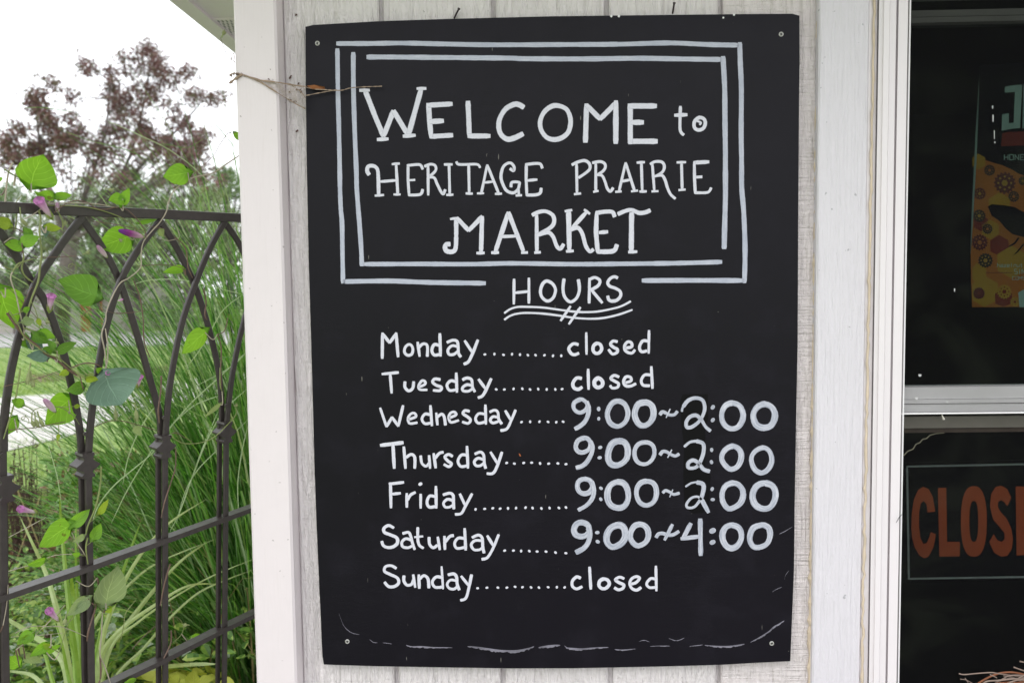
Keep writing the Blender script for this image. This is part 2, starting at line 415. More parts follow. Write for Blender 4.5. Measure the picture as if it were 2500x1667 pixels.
# soffit panels with rows of slots
ncol = 12; pw = .30
y = -.60
while y < 6:
    mb = MB(); mb.box(XE, XL, y+.004, y+pw-.004, HS+.012, HS+.018)
    mb.box(XE, XL, y-.004, y+.004, HS+.006, HS+.012)
    o = mb.build('soffit_panel', M_soffit, bld)
    if 1.0 < y < 4.8:
        ms = MB(); nx = int((XL-XE-.02)/.014)
        for j in range(10):
            for i in range(nx):
                x0 = XE+.012+i*.014+(j % 2)*.007; y0 = y+.02+j*.027
                ms.box(x0, x0+.0035, y0, y0+.018, HS+.0112, HS+.0118)
        s_ = ms.build('vent_slot', M_slot, o); tag(s_, kind='stuff')
    y += pw
mb = MB(); mb.box(XL, WX1+1.6, -.60, .0, HS+.012, HS+.02); mb.build('soffit_panel', M_soffit, bld)
mb = MB(); mb.face([(XE-.05, -.66, HS+.17), (WX1+1.65, -.66, HS+.17), (WX1+1.65, 3, HS+1.6), (XE-.05, 3, HS+1.6)])
mb.face([(XE-.05, 3, HS+1.6), (WX1+1.65, 3, HS+1.6), (WX1+1.65, 6.3, HS+.17), (XE-.05, 6.3, HS+.17)])
mb.face([(XE-.05, -.66, HS+.17), (XE-.05, 3, HS+1.6), (XE-.05, 6.3, HS+.17)])
mb.face([(XL-.02, -.6, HS+.02), (WX1+1.6, -.6, HS+.02), (WX1+1.6, 6, HS+.02), (XL-.02, 6, HS+.02)])
mb.build('roof', m_plain('roof_shingle', (.12, .11, .11), .9, .2, var=.4, scale=12), bld)

# window, seen through its insect screen
win = empty('window', (WX0, 0, WZ0)); win.parent = bld
def zz(py, Y, px=2350): return P(px, py, Y).z
prof = [(2109, .0), (2110, -.015), (2130, -.015), (2131, -.004), (2132.5, -.004), (2134, -.024), (2144, -.026), (2146, -.030), (2159, -.030), (2161, -.024),
        (2175, -.022), (2176.5, -.010), (2179, -.010), (2180.5, -.020), (2203, -.020)]
pr = [(X(px, Y), Y) for px, Y in prof]; pr.append((pr[-1][0], .03))
mb = MB(); mb.prism([(pr[0][0], .03)]+pr[:], WZ0-.02, WZ1+.02); o = mb.build('frame', M_vinyl, win)
w0 = pr[-1][0]
mb = MB(); mb.box(w0, WX1, -.020, .03, WZ1-.0, WZ1+.03); mb.box(w0, WX1, -.03, .03, WZ0-.03, WZ0); mb.box(WX1-.0, WX1+.02, -.02, .03, WZ0-.03, WZ1+.03); mb.build('frame', M_vinyl, win)
mb = MB(); mb.box(w0+.0002, w0+.0030, -.004, .0, WZ0, WZ1); mb.build('screen_gap', M_dark, win)
mb = MB(); mb.box(X(2206.5, -.006), X(2206.5, -.006)+.0026, -.006, .004, WZ0, WZ1); mb.build('screen_frame', M_rail, win)
# horizontal rails
def rail(name, y0, y1, Ya, Yb, mat, nm=None):
    mb = MB(); mb.box(w0+.004, WX1, Ya, Yb, zz(y1, Ya), zz(y0, Ya)); mb.build(name, mat, win)
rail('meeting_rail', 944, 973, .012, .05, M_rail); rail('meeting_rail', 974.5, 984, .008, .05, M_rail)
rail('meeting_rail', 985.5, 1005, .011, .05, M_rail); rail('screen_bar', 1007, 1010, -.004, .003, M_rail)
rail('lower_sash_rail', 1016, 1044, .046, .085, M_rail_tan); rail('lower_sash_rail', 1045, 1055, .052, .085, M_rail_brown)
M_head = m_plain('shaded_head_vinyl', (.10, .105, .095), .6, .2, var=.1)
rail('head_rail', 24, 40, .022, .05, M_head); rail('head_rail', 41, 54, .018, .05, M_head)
# glass and insect screen
def m_glass():
    t = NT('window_glass'); tr = t.n('BsdfTransparent'); gl = t.n('BsdfGlossy'); gl.inputs['Roughness'].default_value = .03
    tr.inputs['Color'].default_value = (.82, .86, .84, 1); mx = t.n('MixShader'); fr = t.n('Fresnel'); fr.inputs['IOR'].default_value = 1.07
    t.l(fr.outputs[0], mx.inputs[0]); t.l(tr.outputs[0], mx.inputs[1]); t.l(gl.outputs[0], mx.inputs[2]); t.l(mx.outputs[0], t.out.inputs['Surface']); return t.m
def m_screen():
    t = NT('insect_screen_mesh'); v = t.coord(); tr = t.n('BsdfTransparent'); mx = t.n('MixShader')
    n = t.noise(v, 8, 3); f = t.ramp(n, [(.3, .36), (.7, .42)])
    sm = t.ramp(t.noise(t.coord((1, 1, 1.6)), 5, 5, .65, 1.0), [(.45, (.008, .008, .009)), (.62, (.017, .019, .016)), (.8, (.024, .027, .024))]); t.base(sm); t.set(.7, .05)  # faint pane reflections painted into the mesh colour as dusty smears
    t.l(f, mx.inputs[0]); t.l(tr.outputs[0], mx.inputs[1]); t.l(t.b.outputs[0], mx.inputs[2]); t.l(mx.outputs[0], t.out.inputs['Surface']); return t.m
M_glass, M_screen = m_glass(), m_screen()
mb = MB(); mb.box(w0+.004, WX1, .034, .037, zz(950, .034), WZ1); mb.build('upper_pane', M_glass, win)
mb = MB(); mb.box(w0+.004, WX1, .066, .069, WZ0, zz(1040, .066)); mb.build('lower_pane', M_glass, win)
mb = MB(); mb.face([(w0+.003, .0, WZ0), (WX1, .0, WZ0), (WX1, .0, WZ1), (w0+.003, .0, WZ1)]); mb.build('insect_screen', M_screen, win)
# ------------------------------------------------------------------ PAINTED BOARD
SY = -.017
sgn = empty('sign_board', P(1360, 1621, SY), 'large black painted board with hand-lettered welcome and opening hours, screwed to the wall', 'sign')
ol = {}
TOP = [(745.5, 66), (752, 62.5), (775, 61), (925, 52.5), (1100, 46.7), (1350, 40.5), (1645, 37), (1800, 35.5), (1940, 34.3), (1950, 35), (1951.8, 39)]
RIGHT = [(1951.8, 39), (1952, 150), (1950.5, 300), (1949, 500), (1947.5, 830), (1943, 1060), (1940, 1240), (1938.5, 1390), (1934, 1500), (1929.5, 1613)]
BOT = [(790.5, 1621), (815, 1622), (920, 1625.5), (1100, 1629), (1250, 1631.5), (1400, 1631.5), (1600, 1628), (1760, 1624), (1850, 1619), (1929.5, 1615.5)]
LEFT = [(745.5, 66), (746.5, 230), (748.7, 392), (754, 650), (761.5, 900), (768, 1150), (772.5, 1275), (780, 1440), (787, 1600), (790.5, 1621)]
def along(L_, t):
    Lp = [Vector((a, b)) for a, b in L_]; d = [0]
    for i in range(1, len(Lp)): d.append(d[-1]+(Lp[i]-Lp[i-1]).length)
    s = t*d[-1]
    for i in range(1, len(Lp)):
        if s <= d[i]+1e-9: return Lp[i-1].lerp(Lp[i], (s-d[i-1])/(d[i]-d[i-1]))
    return Lp[-1]
NS, NT_ = 60, 80
grid = {}
for i in range(NS+1):
    for j in range(NT_+1):
        s, t = i/NS, j/NT_
        T_, B_, L_, R_ = along(TOP, s), along(BOT, s), along(LEFT, t), along(RIGHT, t)
        c = T_*(1-t)+B_*t+L_*(1-s)+R_*s-(along(TOP, 0)*(1-s)*(1-t)+along(TOP, 1)*s*(1-t)+along(BOT, 0)*(1-s)*t+along(BOT, 1)*s*t)
        grid[i, j] = P(c.x, c.y, SY)
mb = MB(); n = 0
TH = Vector((0, .0105, 0))
for i in range(NS):
    for j in range(NT_):
        mb.face([grid[i, j+1], grid[i+1, j+1], grid[i+1, j], grid[i, j]])
for seq in ([grid[i, 0] for i in range(NS+1)], [grid[NS, j] for j in range(NT_+1)], [grid[i, NT_] for i in range(NS, -1, -1)], [grid[0, j] for j in range(NT_, -1, -1)]):
    for a, b in zip(seq, seq[1:]): mb.face([a, b, b+TH, a+TH])
pm = mb.mesh('panel'); pm.materials.append(M_board); link('panel', pm, None, sgn)
# raw edge of the board showing as a thin pale line round the left and upper side
mb = MB()
for seq in ([grid[0, j] for j in range(NT_+1)], [grid[i, 0] for i in range(NS+1)]):
    o_ = Vector((-.0009, .004, 0)) if seq[1].x-seq[0].x < .001 else Vector((0, .004, .0009))
    for a, b in zip(seq, seq[1:]): mb.face([a+o_, b+o_, b+o_+Vector((0, .006, 0)), a+o_+Vector((0, .006, 0))]); mb.face([a+Vector((0, .004, 0)), b+Vector((0, .004, 0)), b+o_, a+o_])
mb.build('board_edge', M_fibre, sgn)

PAN = {'A': (740, 70, 4), 'B': (1280, 70, 4), 'C': (800, 360, 4), 'D': (1280, 360, 4), 'E': (900, 740, 4), 'F': (1340, 740, 4), 'G': (900, 1090, 4), 'H': (1340, 1090, 4), 'P': (0, 0, 1)}
lay = [0]
def stroke(mb, pts2, wpx, mode, pan, Y, jit=.05, rr=random):
    ox, oy, sc = pan
    pp = [(ox+x/sc, oy+y/sc) for x, y in pts2]
    wm = wpx/sc/FPX*abs(Y-CAM.y)*1.0
    lay[0] += 1; Yk = Y-.000022*(lay[0] % 12)
    W = [P(x, y, Yk) for x, y in pp]
    if mode == 'd':
        c = W[0]; nn = 14; ph = rr.random()*6
        ring = [c+Vector((math.cos(q*2*math.pi/nn), 0, math.sin(q*2*math.pi/nn)))*wm*.5*(1+.14*math.sin(2*q*2*math.pi/nn+ph)) for q in range(nn)]
        mb.face(ring, [(p.x, .5) for p in ring]); return
    if mode in 'sc': W = smooth_pts(W, 7, mode == 'c')
    if mode == 'c': W = W+[W[0]]
    # resample so the brush edge can wander
    out = [W[0]]
    for a, b in zip(W, W[1:]):
        L_ = (b-a).length; q = max(1, int(L_/.006))
        out += [a.lerp(b, (i+1)/q) for i in range(q)]
    W = out; N = len(W); side = []
    for i in range(N):
        a, b = W[max(0, i-1)], W[min(N-1, i+1)]
        if mode == 'c' and i in (0, N-1): a, b = W[-2], W[1]
        d = (b-a).normalized()
        side.append(Vector((-d.z, 0, d.x)))
    ph1, ph2 = rr.random()*9, rr.random()*9
    acc = 0; wd = []; ss = [0]
    for i in range(1, N): ss.append(ss[-1]+(W[i]-W[i-1]).length)
    for i in range(N):
        wd.append(wm*(1+jit*math.sin(ss[i]*60+ph1)+jit*.7*math.sin(ss[i]*140+ph2)+rr.uniform(-.03, .03)*(jit > 0)))
    # square-ish brush ends with rounded corners
    if mode != 'c':
        for e in (0, N-1): wd[e] *= .78
        ext = wm*.10
        W[0] = W[0]+(W[0]-W[1]).normalized()*ext if N > 1 else W[0]; W[-1] = W[-1]+(W[-1]-W[-2]).normalized()*ext
    off = rr.random()*50
    prev = None
    for i in range(N):
        a, b = W[i]-side[i]*wd[i]*.5, W[i]+side[i]*wd[i]*.5
        if mode == 'c' and i == N-1: a, b = first
        if prev: mb.face([prev[0], a, b, prev[1]], [(ss[i-1]+off, 0), (ss[i]+off, 0), (ss[i]+off, 1), (ss[i-1]+off, 1)])
        else: first = (a, b)
        prev = (a, b)
def parse(txt):
    res = []; pan = 'P'; wd = 30; mode = 'l'
    for st in txt.split(';'):
        tk = st.split(); pts = []
        for k_ in tk:
            if k_ in PAN: pan = k_
            elif k_ in ('s', 'l', 'c', 'd'): mode = k_
            elif k_[0] == 'w': wd = float(k_[1:])
            else: a, b = k_.split(','); pts.append((float(a), float(b)))
        if mode == 'd': res += [([p], wd, 'd', pan) for p in pts]
        elif pts: res.append((pts, wd, mode, pan))
    return res
def word(name, txt, mat, parent, Y, label=None, jit=.05):
    mb = MB(); lay[0] = 0; rr = random.Random(len(txt))
    for pts, wd, mode, pan in parse(txt): stroke(mb, pts, wd, mode, PAN[pan], Y, jit, rr)
    o = mb.build(name, mat, parent)
    if label: o['label'] = label
    return o
def letters(txt, mat, parent, Y, label=None, jit=.05):
    st = parse(txt); n = len(st); par = list(range(n))
    def fd(i):
        while par[i] != i: i = par[i]
        return i
    ab = []
    for pts, wd, mode, pan in st:
        ox, oy, sc = PAN[pan]; pp = [Vector((ox+x/sc, oy+y/sc, 0)) for x, y in pts]
        if mode in 'sc': pp = smooth_pts(pp, 7, mode == 'c')
        q = [pp[0]]
        for a, b in zip(pp, pp[1:]):
            k_ = max(1, int((b-a).length/1.5)); q += [a.lerp(b, (i+1)/k_) for i in range(k_)]
        ab.append((np.array([(v.x, v.y) for v in q]), wd/sc))
    for i in range(n):
        for j in range(i):
            d = np.sqrt(((ab[i][0][:, None, :]-ab[j][0][None, :, :])**2).sum(-1)).min()
            if d < (ab[i][1]+ab[j][1])*.5*.8: par[fd(i)] = fd(j)
    gr = {}
    for i in range(n): gr.setdefault(fd(i), []).append(st[i])
    lay[0] = 0
    for g_ in gr.values():
        mb = MB(); rr_ = random.Random(int(g_[0][0][0][0]*7))
        for pts, wd, mode, pan in g_: stroke(mb, pts, wd, mode, PAN[pan], Y, jit, rr_)
        o = mb.build('flourish' if label and 'flourish' in label else 'letter', mat, parent)
        if label: o['label'] = label
# orientation of text faces toward the viewer is irrelevant for shading (diffuse, two sided)
TY = SY-.0003
mb = MB()
pts = [(1667, 962), (1728, 962), (1729, 1020), (1722, 1046), (1722, 1140), (1735, 1160), (1731, 1235), (1715, 1252), (1690, 1253), (1671, 1235), (1668, 1160), (1670, 1090), (1664, 1040), (1660, 980)]
mb.face([P(x, y, SY-.00012) for x, y in pts]); mb.build('repaint_patch', M_patch, sgn)
for t_ in ("w11.5 s 822,107 900,107 985,106 1100,108.5 1180,110 1280,110 1380,109.5 1510,108.7 1605,106 1655,106 1730,109.5 1802,111",
           "w12 s 896,140 965,140 1065,141 1240,142.5 1280,144 1430,144.5 1555,143 1655,144.5 1762,146",
           "w11.2 s 823.7,120 825,220 827.5,320 829.5,420 830,460 832,510 835,545 836,610 837.5,691",
           "w11.5 s 862.5,129 863,220 866,320 870,420 871,460 875,515 877.5,545 882,610 883.5,649",
           "w11.2 s 889,645 1025,644.5 1150,645 1250,643 1405,645 1530,644 1655,642.5 1762,639.5",
           "w12 s 838,687.5 950,686 1050,689.5 1185,691.5", "w12 s 1568,685 1680,684.5 1815,685",
           "w12 s 1806,105 1807.5,157 1810,220 1809.5,320 1810.5,395 1811,460 1816,522 1819,610 1817.5,690",
           "w12.5 s 1765,139 1769,210 1770,295 1771,370 1771,422 1771,485 1769,560 1768,607"):
    word('border_line', t_, M_border, sgn, TY, jit=.035)
WORDS = [
('Welcome', "A l w52 605,605 700,850 785,1052;785,1052 883,805;883,805 1022,1035;1030,1035 1152,595;w36 552,605 648,603;1112,588 1200,586;724,1085 831,1078;977,1052 1096,1043;"
 "w50 1225,732 1235,900 1250,1060;1222,750 1455,737;1240,910 1370,902;1240,1055 1460,1042;1610,712 1618,900 1624,1058;1612,1050 1825,1050;"
 "s 2155,772 2110,745 2060,742 1980,785 1925,870 1910,950 1930,1030 1990,1080 2060,1070 2148,1028;"
 "B c w46 310,752 240,775 185,830 155,910 165,990 215,1060 290,1085 370,1065 430,1010 452,920 440,840 400,780;"
 "l w52 597,1110 608,738;612,752 740,885;740,885 900,725;895,708 893,1122;1035,738 1035,1125;1015,757 1290,757;1045,917 1163,917;1015,1102 1298,1102"),
('to', "B w30 s 1525,760 1520,960 1532,1015 1558,1040;w36 l 1467,848 1590,842;c w36 1712,870 1668,900 1657,945 1672,980 1710,992 1750,972 1768,925 1755,885;s w20 1685,903 1705,910 1725,922 1712,940"),
('Heritage', "C s w38 405,268 385,230 395,190 430,180 470,195 492,250 498,470;l w26 462,472 548,465;w30 668,165 685,460;w26 628,165 702,158;645,460 710,460;w30 515,335 670,322;"
 "w28 785,170 785,320 795,470;s 775,178 880,168 912,180 928,215;l 795,322 852,318;s 790,466 880,464 915,450 928,410;"
 "l 980,180 982,468;s 945,187 1000,166 1045,175 1058,210 1040,245 985,290;990,292 1040,298 1070,360 1105,430 1130,455 1148,412;"
 "l 1185,165 1192,460;1138,168 1218,167;1160,465 1225,462;s w26 1257,140 1275,165 1350,168 1440,165 1475,175 1488,200;l w28 1377,170 1382,450;1350,450 1415,452;"
 "1558,172 1500,450;1558,172 1670,450;w26 1525,345 1615,335;1460,450 1525,448;1635,455 1700,452;"
 "s w30 1780,208 1815,228 1820,190 1790,155 1750,160 1710,200 1692,290 1715,370 1750,425 1810,445 1855,415 1870,370 1868,342 1800,342 1790,388;l 1862,400 1868,465;1838,470 1895,468;"
 "1940,158 1938,310 1945,470;s 1935,168 2030,158 2078,165 2096,205;l 1945,325 2045,315;s 1940,466 2030,464 2075,445 2085,398"),
('Prairie', "D l w28 510,160 515,450;s w30 465,172 520,145 590,130 635,160 640,210 600,250 530,298;l w28 488,458 552,450;"
 "698,150 698,430;s 665,152 740,140 785,160 790,200 760,240 705,272;710,268 760,278 790,340 810,400 840,430 868,395;l 675,435 723,425;"
 "990,150 925,430;990,150 1078,430;940,335 1040,315;890,435 948,430;1045,430 1108,422;1143,145 1152,430;1100,150 1175,145;1127,432 1193,430;"
 "1250,160 1270,425;s 1230,165 1280,140 1345,145 1368,190 1345,245 1275,285;1285,278 1345,275 1375,320 1400,400 1430,460 1475,502;l 1245,430 1308,428;"
 "1535,145 1542,415;1490,148 1577,145;1508,418 1573,412;w30 1660,140 1662,300 1670,450;w36 1655,150 1803,142;1670,292 1735,288;w28 s 1665,443 1770,443 1805,430 1825,395"),
('Market', "C l w46 1255,688 1255,880;s 1255,870 1252,960 1240,1005 1205,1020 1160,1010 1146,975 1160,948 1195,945;l w30 1198,700 1265,690;w46 1262,690 1377,812;1377,812 1510,675;1507,675 1498,1020;w32 1455,1032 1530,1030;"
 "w46 1765,635 1640,1010;1765,635 1910,1010;w34 1685,872 1845,865;1600,1028 1670,1026;1892,1028 1952,1026;"
 "w38 2040,655 2043,1020;s w40 1998,662 2060,632 2130,625 2195,660 2212,720 2180,780 2050,858;2060,852 2150,830 2200,870 2235,960 2270,990 2305,945;l w32 2020,1028 2078,1024;"
 "D w50 432,620 440,1000;w40 600,640 470,785;w28 585,608 640,650;s w40 450,805 520,785 565,840 600,960 640,1015 675,995;l w32 398,625 465,612;410,1015 480,1010;"
 "w44 707,640 700,830 717,1020;s w42 700,642 790,628 860,632 882,678;l w38 730,832 815,824;s w44 710,1018 820,1018 880,1005 905,950;"
 "s w42 915,652 990,620 1050,612 1120,640 1180,635 1230,615;l w52 1048,640 1045,1010;w36 1018,1022 1100,1018"),
('Hours', "C l w29 1820,1285 1818,1530;1965,1275 1965,1522;1825,1420 1965,1405;"
 "D c w32 215,1305 178,1335 158,1400 172,1460 225,1500 280,1470 305,1400 290,1350 258,1318;s 388,1283 378,1380 395,1460 450,1508 510,1470 538,1390 528,1290;"
 "l w30 637,1275 633,1520;s 638,1288 690,1270 738,1300 720,1350 650,1392;l 655,1390 762,1518;s w32 912,1275 880,1262 840,1280 815,1320 835,1355 890,1375 935,1405 940,1450 905,1490 855,1500 825,1485 815,1450"),
('underline', "E s w21 1325,98 1380,60 1450,38 1540,36 1700,43 1850,63 2000,82 2120,88 2250,80 2400,50 2480,24 2560,-18;1325,162 1380,125 1450,103 1550,95 1700,102 1850,120 2000,142 2150,152 2290,145 2440,112 2575,65;l w26 1972,30 1875,172;2068,40 1955,205"),
]
DAYS = [
('Monday', "E w31 l 133,540 135,290;138,298 205,388;205,388 272,292;268,290 288,525;c w28 390,403 358,430 350,478 380,508 420,498 432,455 420,415;w31 l 478,380 498,520;s 488,435 530,398 572,415 573,520;l 695,296 702,518;s 690,412 640,405 617,460 640,505 692,500;"
 "765,384 820,362 865,375 875,440 878,490 900,525;w28 870,425 815,415 775,455 785,498 830,500 870,470;w31 l 938,366 1012,480;s 1067,358 1015,490 975,570 930,595"),
('Tuesday', "E w30 l 130,692 292,676;210,690 225,878;s 355,765 355,820 390,855 430,830 440,765;l 440,765 440,800;s w26 490,820 548,792 550,765 520,758 488,805 500,842 572,845;w30 700,745 645,740 625,770 660,800 710,820 695,852 630,850;"
 "l 855,680 862,870;s 850,765 800,758 765,800 790,850 848,845;917,748 960,730 1005,748 1015,820 1038,865;w28 1012,805 960,795 917,825 925,855 975,858 1012,835;w30 l 1073,742 1140,833;s 1197,735 1145,850 1110,905 1068,922"),
('Wednesday', "E w29 l 112,1022 175,1205;175,1205 228,1112;228,1112 290,1200;290,1200 336,998;s w27 388,1135 460,1108 450,1075 415,1078 385,1120 400,1172 475,1165;w29 l 603,998 618,1197;s 600,1088 550,1082 520,1130 550,1175 608,1168;l 660,1070 672,1188;s 670,1112 712,1082 738,1110 750,1190;"
 "w27 785,1120 852,1090 838,1062 800,1072 782,1115 805,1162 880,1142;w29 985,1055 940,1048 922,1078 965,1108 995,1140 970,1172 915,1158;l 1140,992 1145,1182;s 1135,1082 1075,1078 1044,1125 1070,1170 1138,1158;1182,1062 1230,1044 1262,1065 1270,1130 1300,1178;w28 1268,1115 1215,1107 1188,1140 1212,1168 1265,1155;"
 "w29 l 1334,1048 1387,1138;s 1435,1042 1390,1150 1350,1225 1288,1243"),
('Thursday', "E l w40 115,1387 337,1360;w34 237,1370 250,1612;w30 343,1400 360,1612;s 365,1505 415,1475 450,1505 450,1612;508,1488 520,1560 560,1590 590,1560;l 590,1485 600,1612;635,1465 655,1608;s 650,1512 690,1465 730,1453;"
 "820,1495 780,1475 745,1500 775,1540 808,1565 785,1595 735,1572;l 960,1395 970,1610;s 958,1482 905,1482 872,1540 900,1592 962,1585;1037,1472 1090,1452 1122,1480 1130,1560 1143,1612;w28 1125,1528 1070,1512 1032,1545 1047,1583 1090,1585 1125,1560;w30 l 1190,1452 1257,1562;s 1302,1452 1255,1590 1215,1658 1155,1662"),
('Friday', "G l w32 213,350 218,597;200,364 343,347;222,463 312,453;w30 372,455 373,592;s 380,520 410,470 457,445;l 508,462 508,600;d w38 505,364;l w30 657,385 660,600;s 650,487 595,482 570,540 592,588 658,582;727,470 790,453 825,475 828,540 832,607;w28 825,525 770,513 732,548 747,588 790,588 825,568;w30 l 890,460 945,577;s 1010,458 945,580 905,650 845,660"),
('Saturday', "G s w33 245,792 195,768 150,795 155,835 215,860 275,890 280,940 240,975 190,983 145,965 128,922;w30 332,847 388,835 410,870 428,940 450,1003;w29 415,910 362,897 325,930 332,973 382,985 425,968;s w30 480,787 480,900 495,960 535,990;l w26 447,882 530,874;w30 s 590,882 595,950 630,985 672,960;l 675,880 695,1005;740,872 745,1003;s 750,930 790,877 830,865;"
 "l 937,797 948,1008;s 935,895 875,892 840,940 862,990 945,980;1010,887 1070,862 1108,890 1115,980 1127,1037;w28 1110,918 1040,915 1002,955 1027,1003 1080,1005 1110,985;w30 l 1158,868 1215,962;s 1270,857 1215,990 1160,1080 1105,1098"),
('Sunday', "G s w31 270,1187 220,1160 165,1170 155,1215 210,1245 280,1280 292,1330 250,1363 195,1363 155,1320;345,1258 345,1310 375,1350 420,1340 440,1290;l 435,1248 455,1372;490,1248 495,1382;s 500,1290 540,1257 580,1290 588,1378;l w24 712,1168 727,1388;s w31 725,1277 660,1270 622,1320 650,1370 728,1367;775,1250 830,1240 858,1270 865,1340 885,1397;w28 860,1308 800,1300 767,1340 787,1380 832,1388 862,1368;w30 l 903,1262 975,1352;s 1005,1248 980,1370 950,1475 897,1498"),
('closed', "F s w31 288,405 238,397 195,440 215,488 250,503 293,488;l w27 365,287 368,500;w34 c 472,392 438,415 432,460 455,488 490,485 515,450 505,408;s w30 670,377 628,370 602,400 630,430 668,450 665,480 620,495 583,452;750,438 808,425 805,387 770,378 742,410 742,455 775,482 815,485 840,455;w27 l 978,266 975,490;w30 s 965,370 915,370 885,430 905,473 958,465"),
('closed', "F s w34 320,735 272,730 235,780 245,825 287,840 325,818;l w29 383,643 388,842;c w40 485,732 448,757 447,800 480,823 520,803 522,762;s w30 685,720 637,705 605,735 645,762 680,785 670,820 620,828 598,803;745,778 802,757 795,722 752,720 730,765 750,805 800,808 850,785;w31 l 1000,618 1012,832;s 990,700 933,702 902,755 922,800 985,805"),
('closed', "H s w31 310,1282 270,1270 230,1310 230,1360 270,1386 325,1365;l w30 397,1173 410,1390;c w36 535,1290 498,1310 490,1355 520,1383 560,1378 590,1340 575,1302;s w31 735,1287 690,1272 650,1297 685,1325 730,1347 722,1380 680,1395 640,1375;800,1340 850,1325 885,1282 850,1267 805,1292 790,1340 815,1385 860,1398 900,1372;w28 l 1045,1163 1050,1407;w30 s 1040,1290 993,1287 955,1335 982,1373 1048,1370"),
]
HOURS = [
('9:00~2:00', "F c w42 310,938 250,970 242,1020 275,1060 320,1065 365,1032 375,985 345,950;s w44 368,960 388,1020 385,1080 355,1150 310,1195 255,1228;d w40 486,1032;w34 487,1127;c w50 680,955 620,975 580,1040 572,1100 600,1170 670,1202 735,1170 768,1110 770,1050 740,985;w60 920,970 870,990 840,1060 845,1120 880,1180 930,1195 985,1165 1020,1100 1015,1020 975,975;"
 "s w34 1085,1088 1108,1060 1140,1070 1180,1090 1225,1087 1255,1055;l w15 1185,1032 1145,1117;s w22 1300,1058 1302,1030 1318,1000;w36 1312,1010 1360,950 1430,925 1498,945 1522,1010 1510,1080 1470,1150 1400,1205 1350,1210 1342,1160 1380,1108 1440,1095 1490,1140 1530,1205 1578,1247;d w44 1601,1015;w42 1601,1140;"
 "c w54 1790,975 1725,1000 1690,1070 1695,1150 1735,1205 1790,1225 1850,1205 1890,1140 1895,1070 1860,1000;w62 2105,985 2040,1010 2000,1070 2000,1130 2030,1190 2090,1215 2160,1200 2200,1140 2205,1070 2170,1010"),
('9:00~2:00', "F c w46 345,1315 285,1340 262,1400 285,1445 335,1455 390,1425 405,1370 385,1328;s w46 402,1345 427,1400 415,1470 370,1550 320,1590 267,1605;d w38 501,1407;496,1507;c w62 680,1345 620,1370 585,1440 580,1520 610,1570 670,1580 730,1550 765,1500 770,1420 740,1360;w42 935,1357 875,1375 840,1430 840,1500 875,1555 940,1570 995,1540 1028,1480 1025,1410 990,1368;"
 "s w34 1085,1480 1110,1448 1145,1448 1190,1475 1235,1490 1272,1470;l w16 1200,1430 1160,1507;s w30 1322,1400 1380,1355 1450,1345;w38 1440,1345 1505,1370 1512,1440 1490,1520 1450,1590 1400,1610 1360,1600 1365,1555 1410,1532 1460,1560 1510,1620 1570,1640;d w38 1590,1431;1588,1550;c w54 1795,1395 1735,1420 1695,1470 1690,1530 1730,1590 1780,1620 1840,1595 1875,1530 1875,1460 1845,1415;w50 2090,1410 2020,1440 1980,1500 1985,1570 2020,1630 2080,1655 2140,1620 2175,1550 2170,1480 2140,1430"),
('9:00~2:00', "H c w50 350,315 295,335 278,390 300,440 350,458 400,440 428,390 405,335;s w42 422,340 440,420 425,500 370,570 287,618;d w36 509,405;507,512;c w60 660,345 600,380 572,450 580,530 620,580 690,597 745,570 775,500 765,410 725,355;w50 950,337 895,355 860,410 858,480 890,545 950,572 1015,545 1048,480 1045,400 1010,350;"
 "s w32 1112,450 1140,427 1180,442 1220,465 1275,452;l w13 1210,418 1180,492;s w22 1335,390 1390,355 1450,345;w44 1445,348 1500,362 1512,410 1490,500;w26 1500,480 1430,580 1360,595 1345,560 1390,502 1450,487 1490,515;l w42 1482,500 1560,642;d w38 1595,413;1600,515;c w56 1795,355 1730,380 1695,440 1695,520 1730,585 1775,605 1860,560 1895,490 1890,420 1850,370;w62 2110,355 2040,375 2000,430 1990,500 2020,570 2090,605 2160,590 2205,520 2212,440 2180,380"),
('9:00~4:00', "H c w58 320,738 270,755 245,810 265,860 320,876 370,858 395,810 375,760;s w54 387,790 400,850 385,930 340,990 265,1032;d w40 473,837;477,926;c w66 675,765 610,790 570,850 565,920 600,970 645,975 710,940 745,880 740,810 715,775;w56 880,757 830,780 800,840 800,900 835,950 880,965 940,935 970,880 965,810 930,768;"
 "s w38 1047,885 1070,852 1110,845 1160,860 1215,858 1270,825;l w38 1207,758 1130,910;w46 1387,748 1305,905;w40 1290,898 1470,875;w48 1478,705 1483,1060;d w62 1598,820;w54 1598,932;c w60 1785,765 1730,785 1698,840 1700,910 1735,970 1785,990 1840,965 1878,900 1875,830 1845,785;w56 2070,765 2000,790 1968,850 1965,920 2000,975 2060,980 2130,945 2160,870 2150,800 2110,768"),
]
DOTS = ["E d w26 1135,500 1228,497 1317,504 1400,498 1478,502 1555,507 1630,507 1717,508 1800,514 1881,513",
 "E d w26 1246,841 1325,842 1415,836 1501,835 1576,842 1656,838 1739,841 1823,841 1889,838",
 "E d w26 1493,1160 1577,1157 1668,1156 1752,1158 1832,1161 1899,1156",
 "G d w27 1348,158 1423,165 1514,158 1592,156 1674,163 1758,165 1848,163 1927,170",
 "G d w27 1044,611 1133,606 1212,600 1284,604 1361,601 1439,598 1532,594 1601,598 1687,602 1767,598 1858,597 1927,592",
 "G d w27 1328,1013 1414,1013 1489,1017 1569,1018 1645,1022 1732,1023 1825,1032 1926,1038",
 "G d w26 1064,1380 1155,1375 1262,1374 1350,1374 1430,1366 1502,1370 1586,1372 1663,1374 1753,1370 1838,1370 1914,1372"]
for nm, tx in WORDS: letters(tx, M_white, sgn, TY, 'white painted flourish under HOURS' if nm == 'underline' else None)
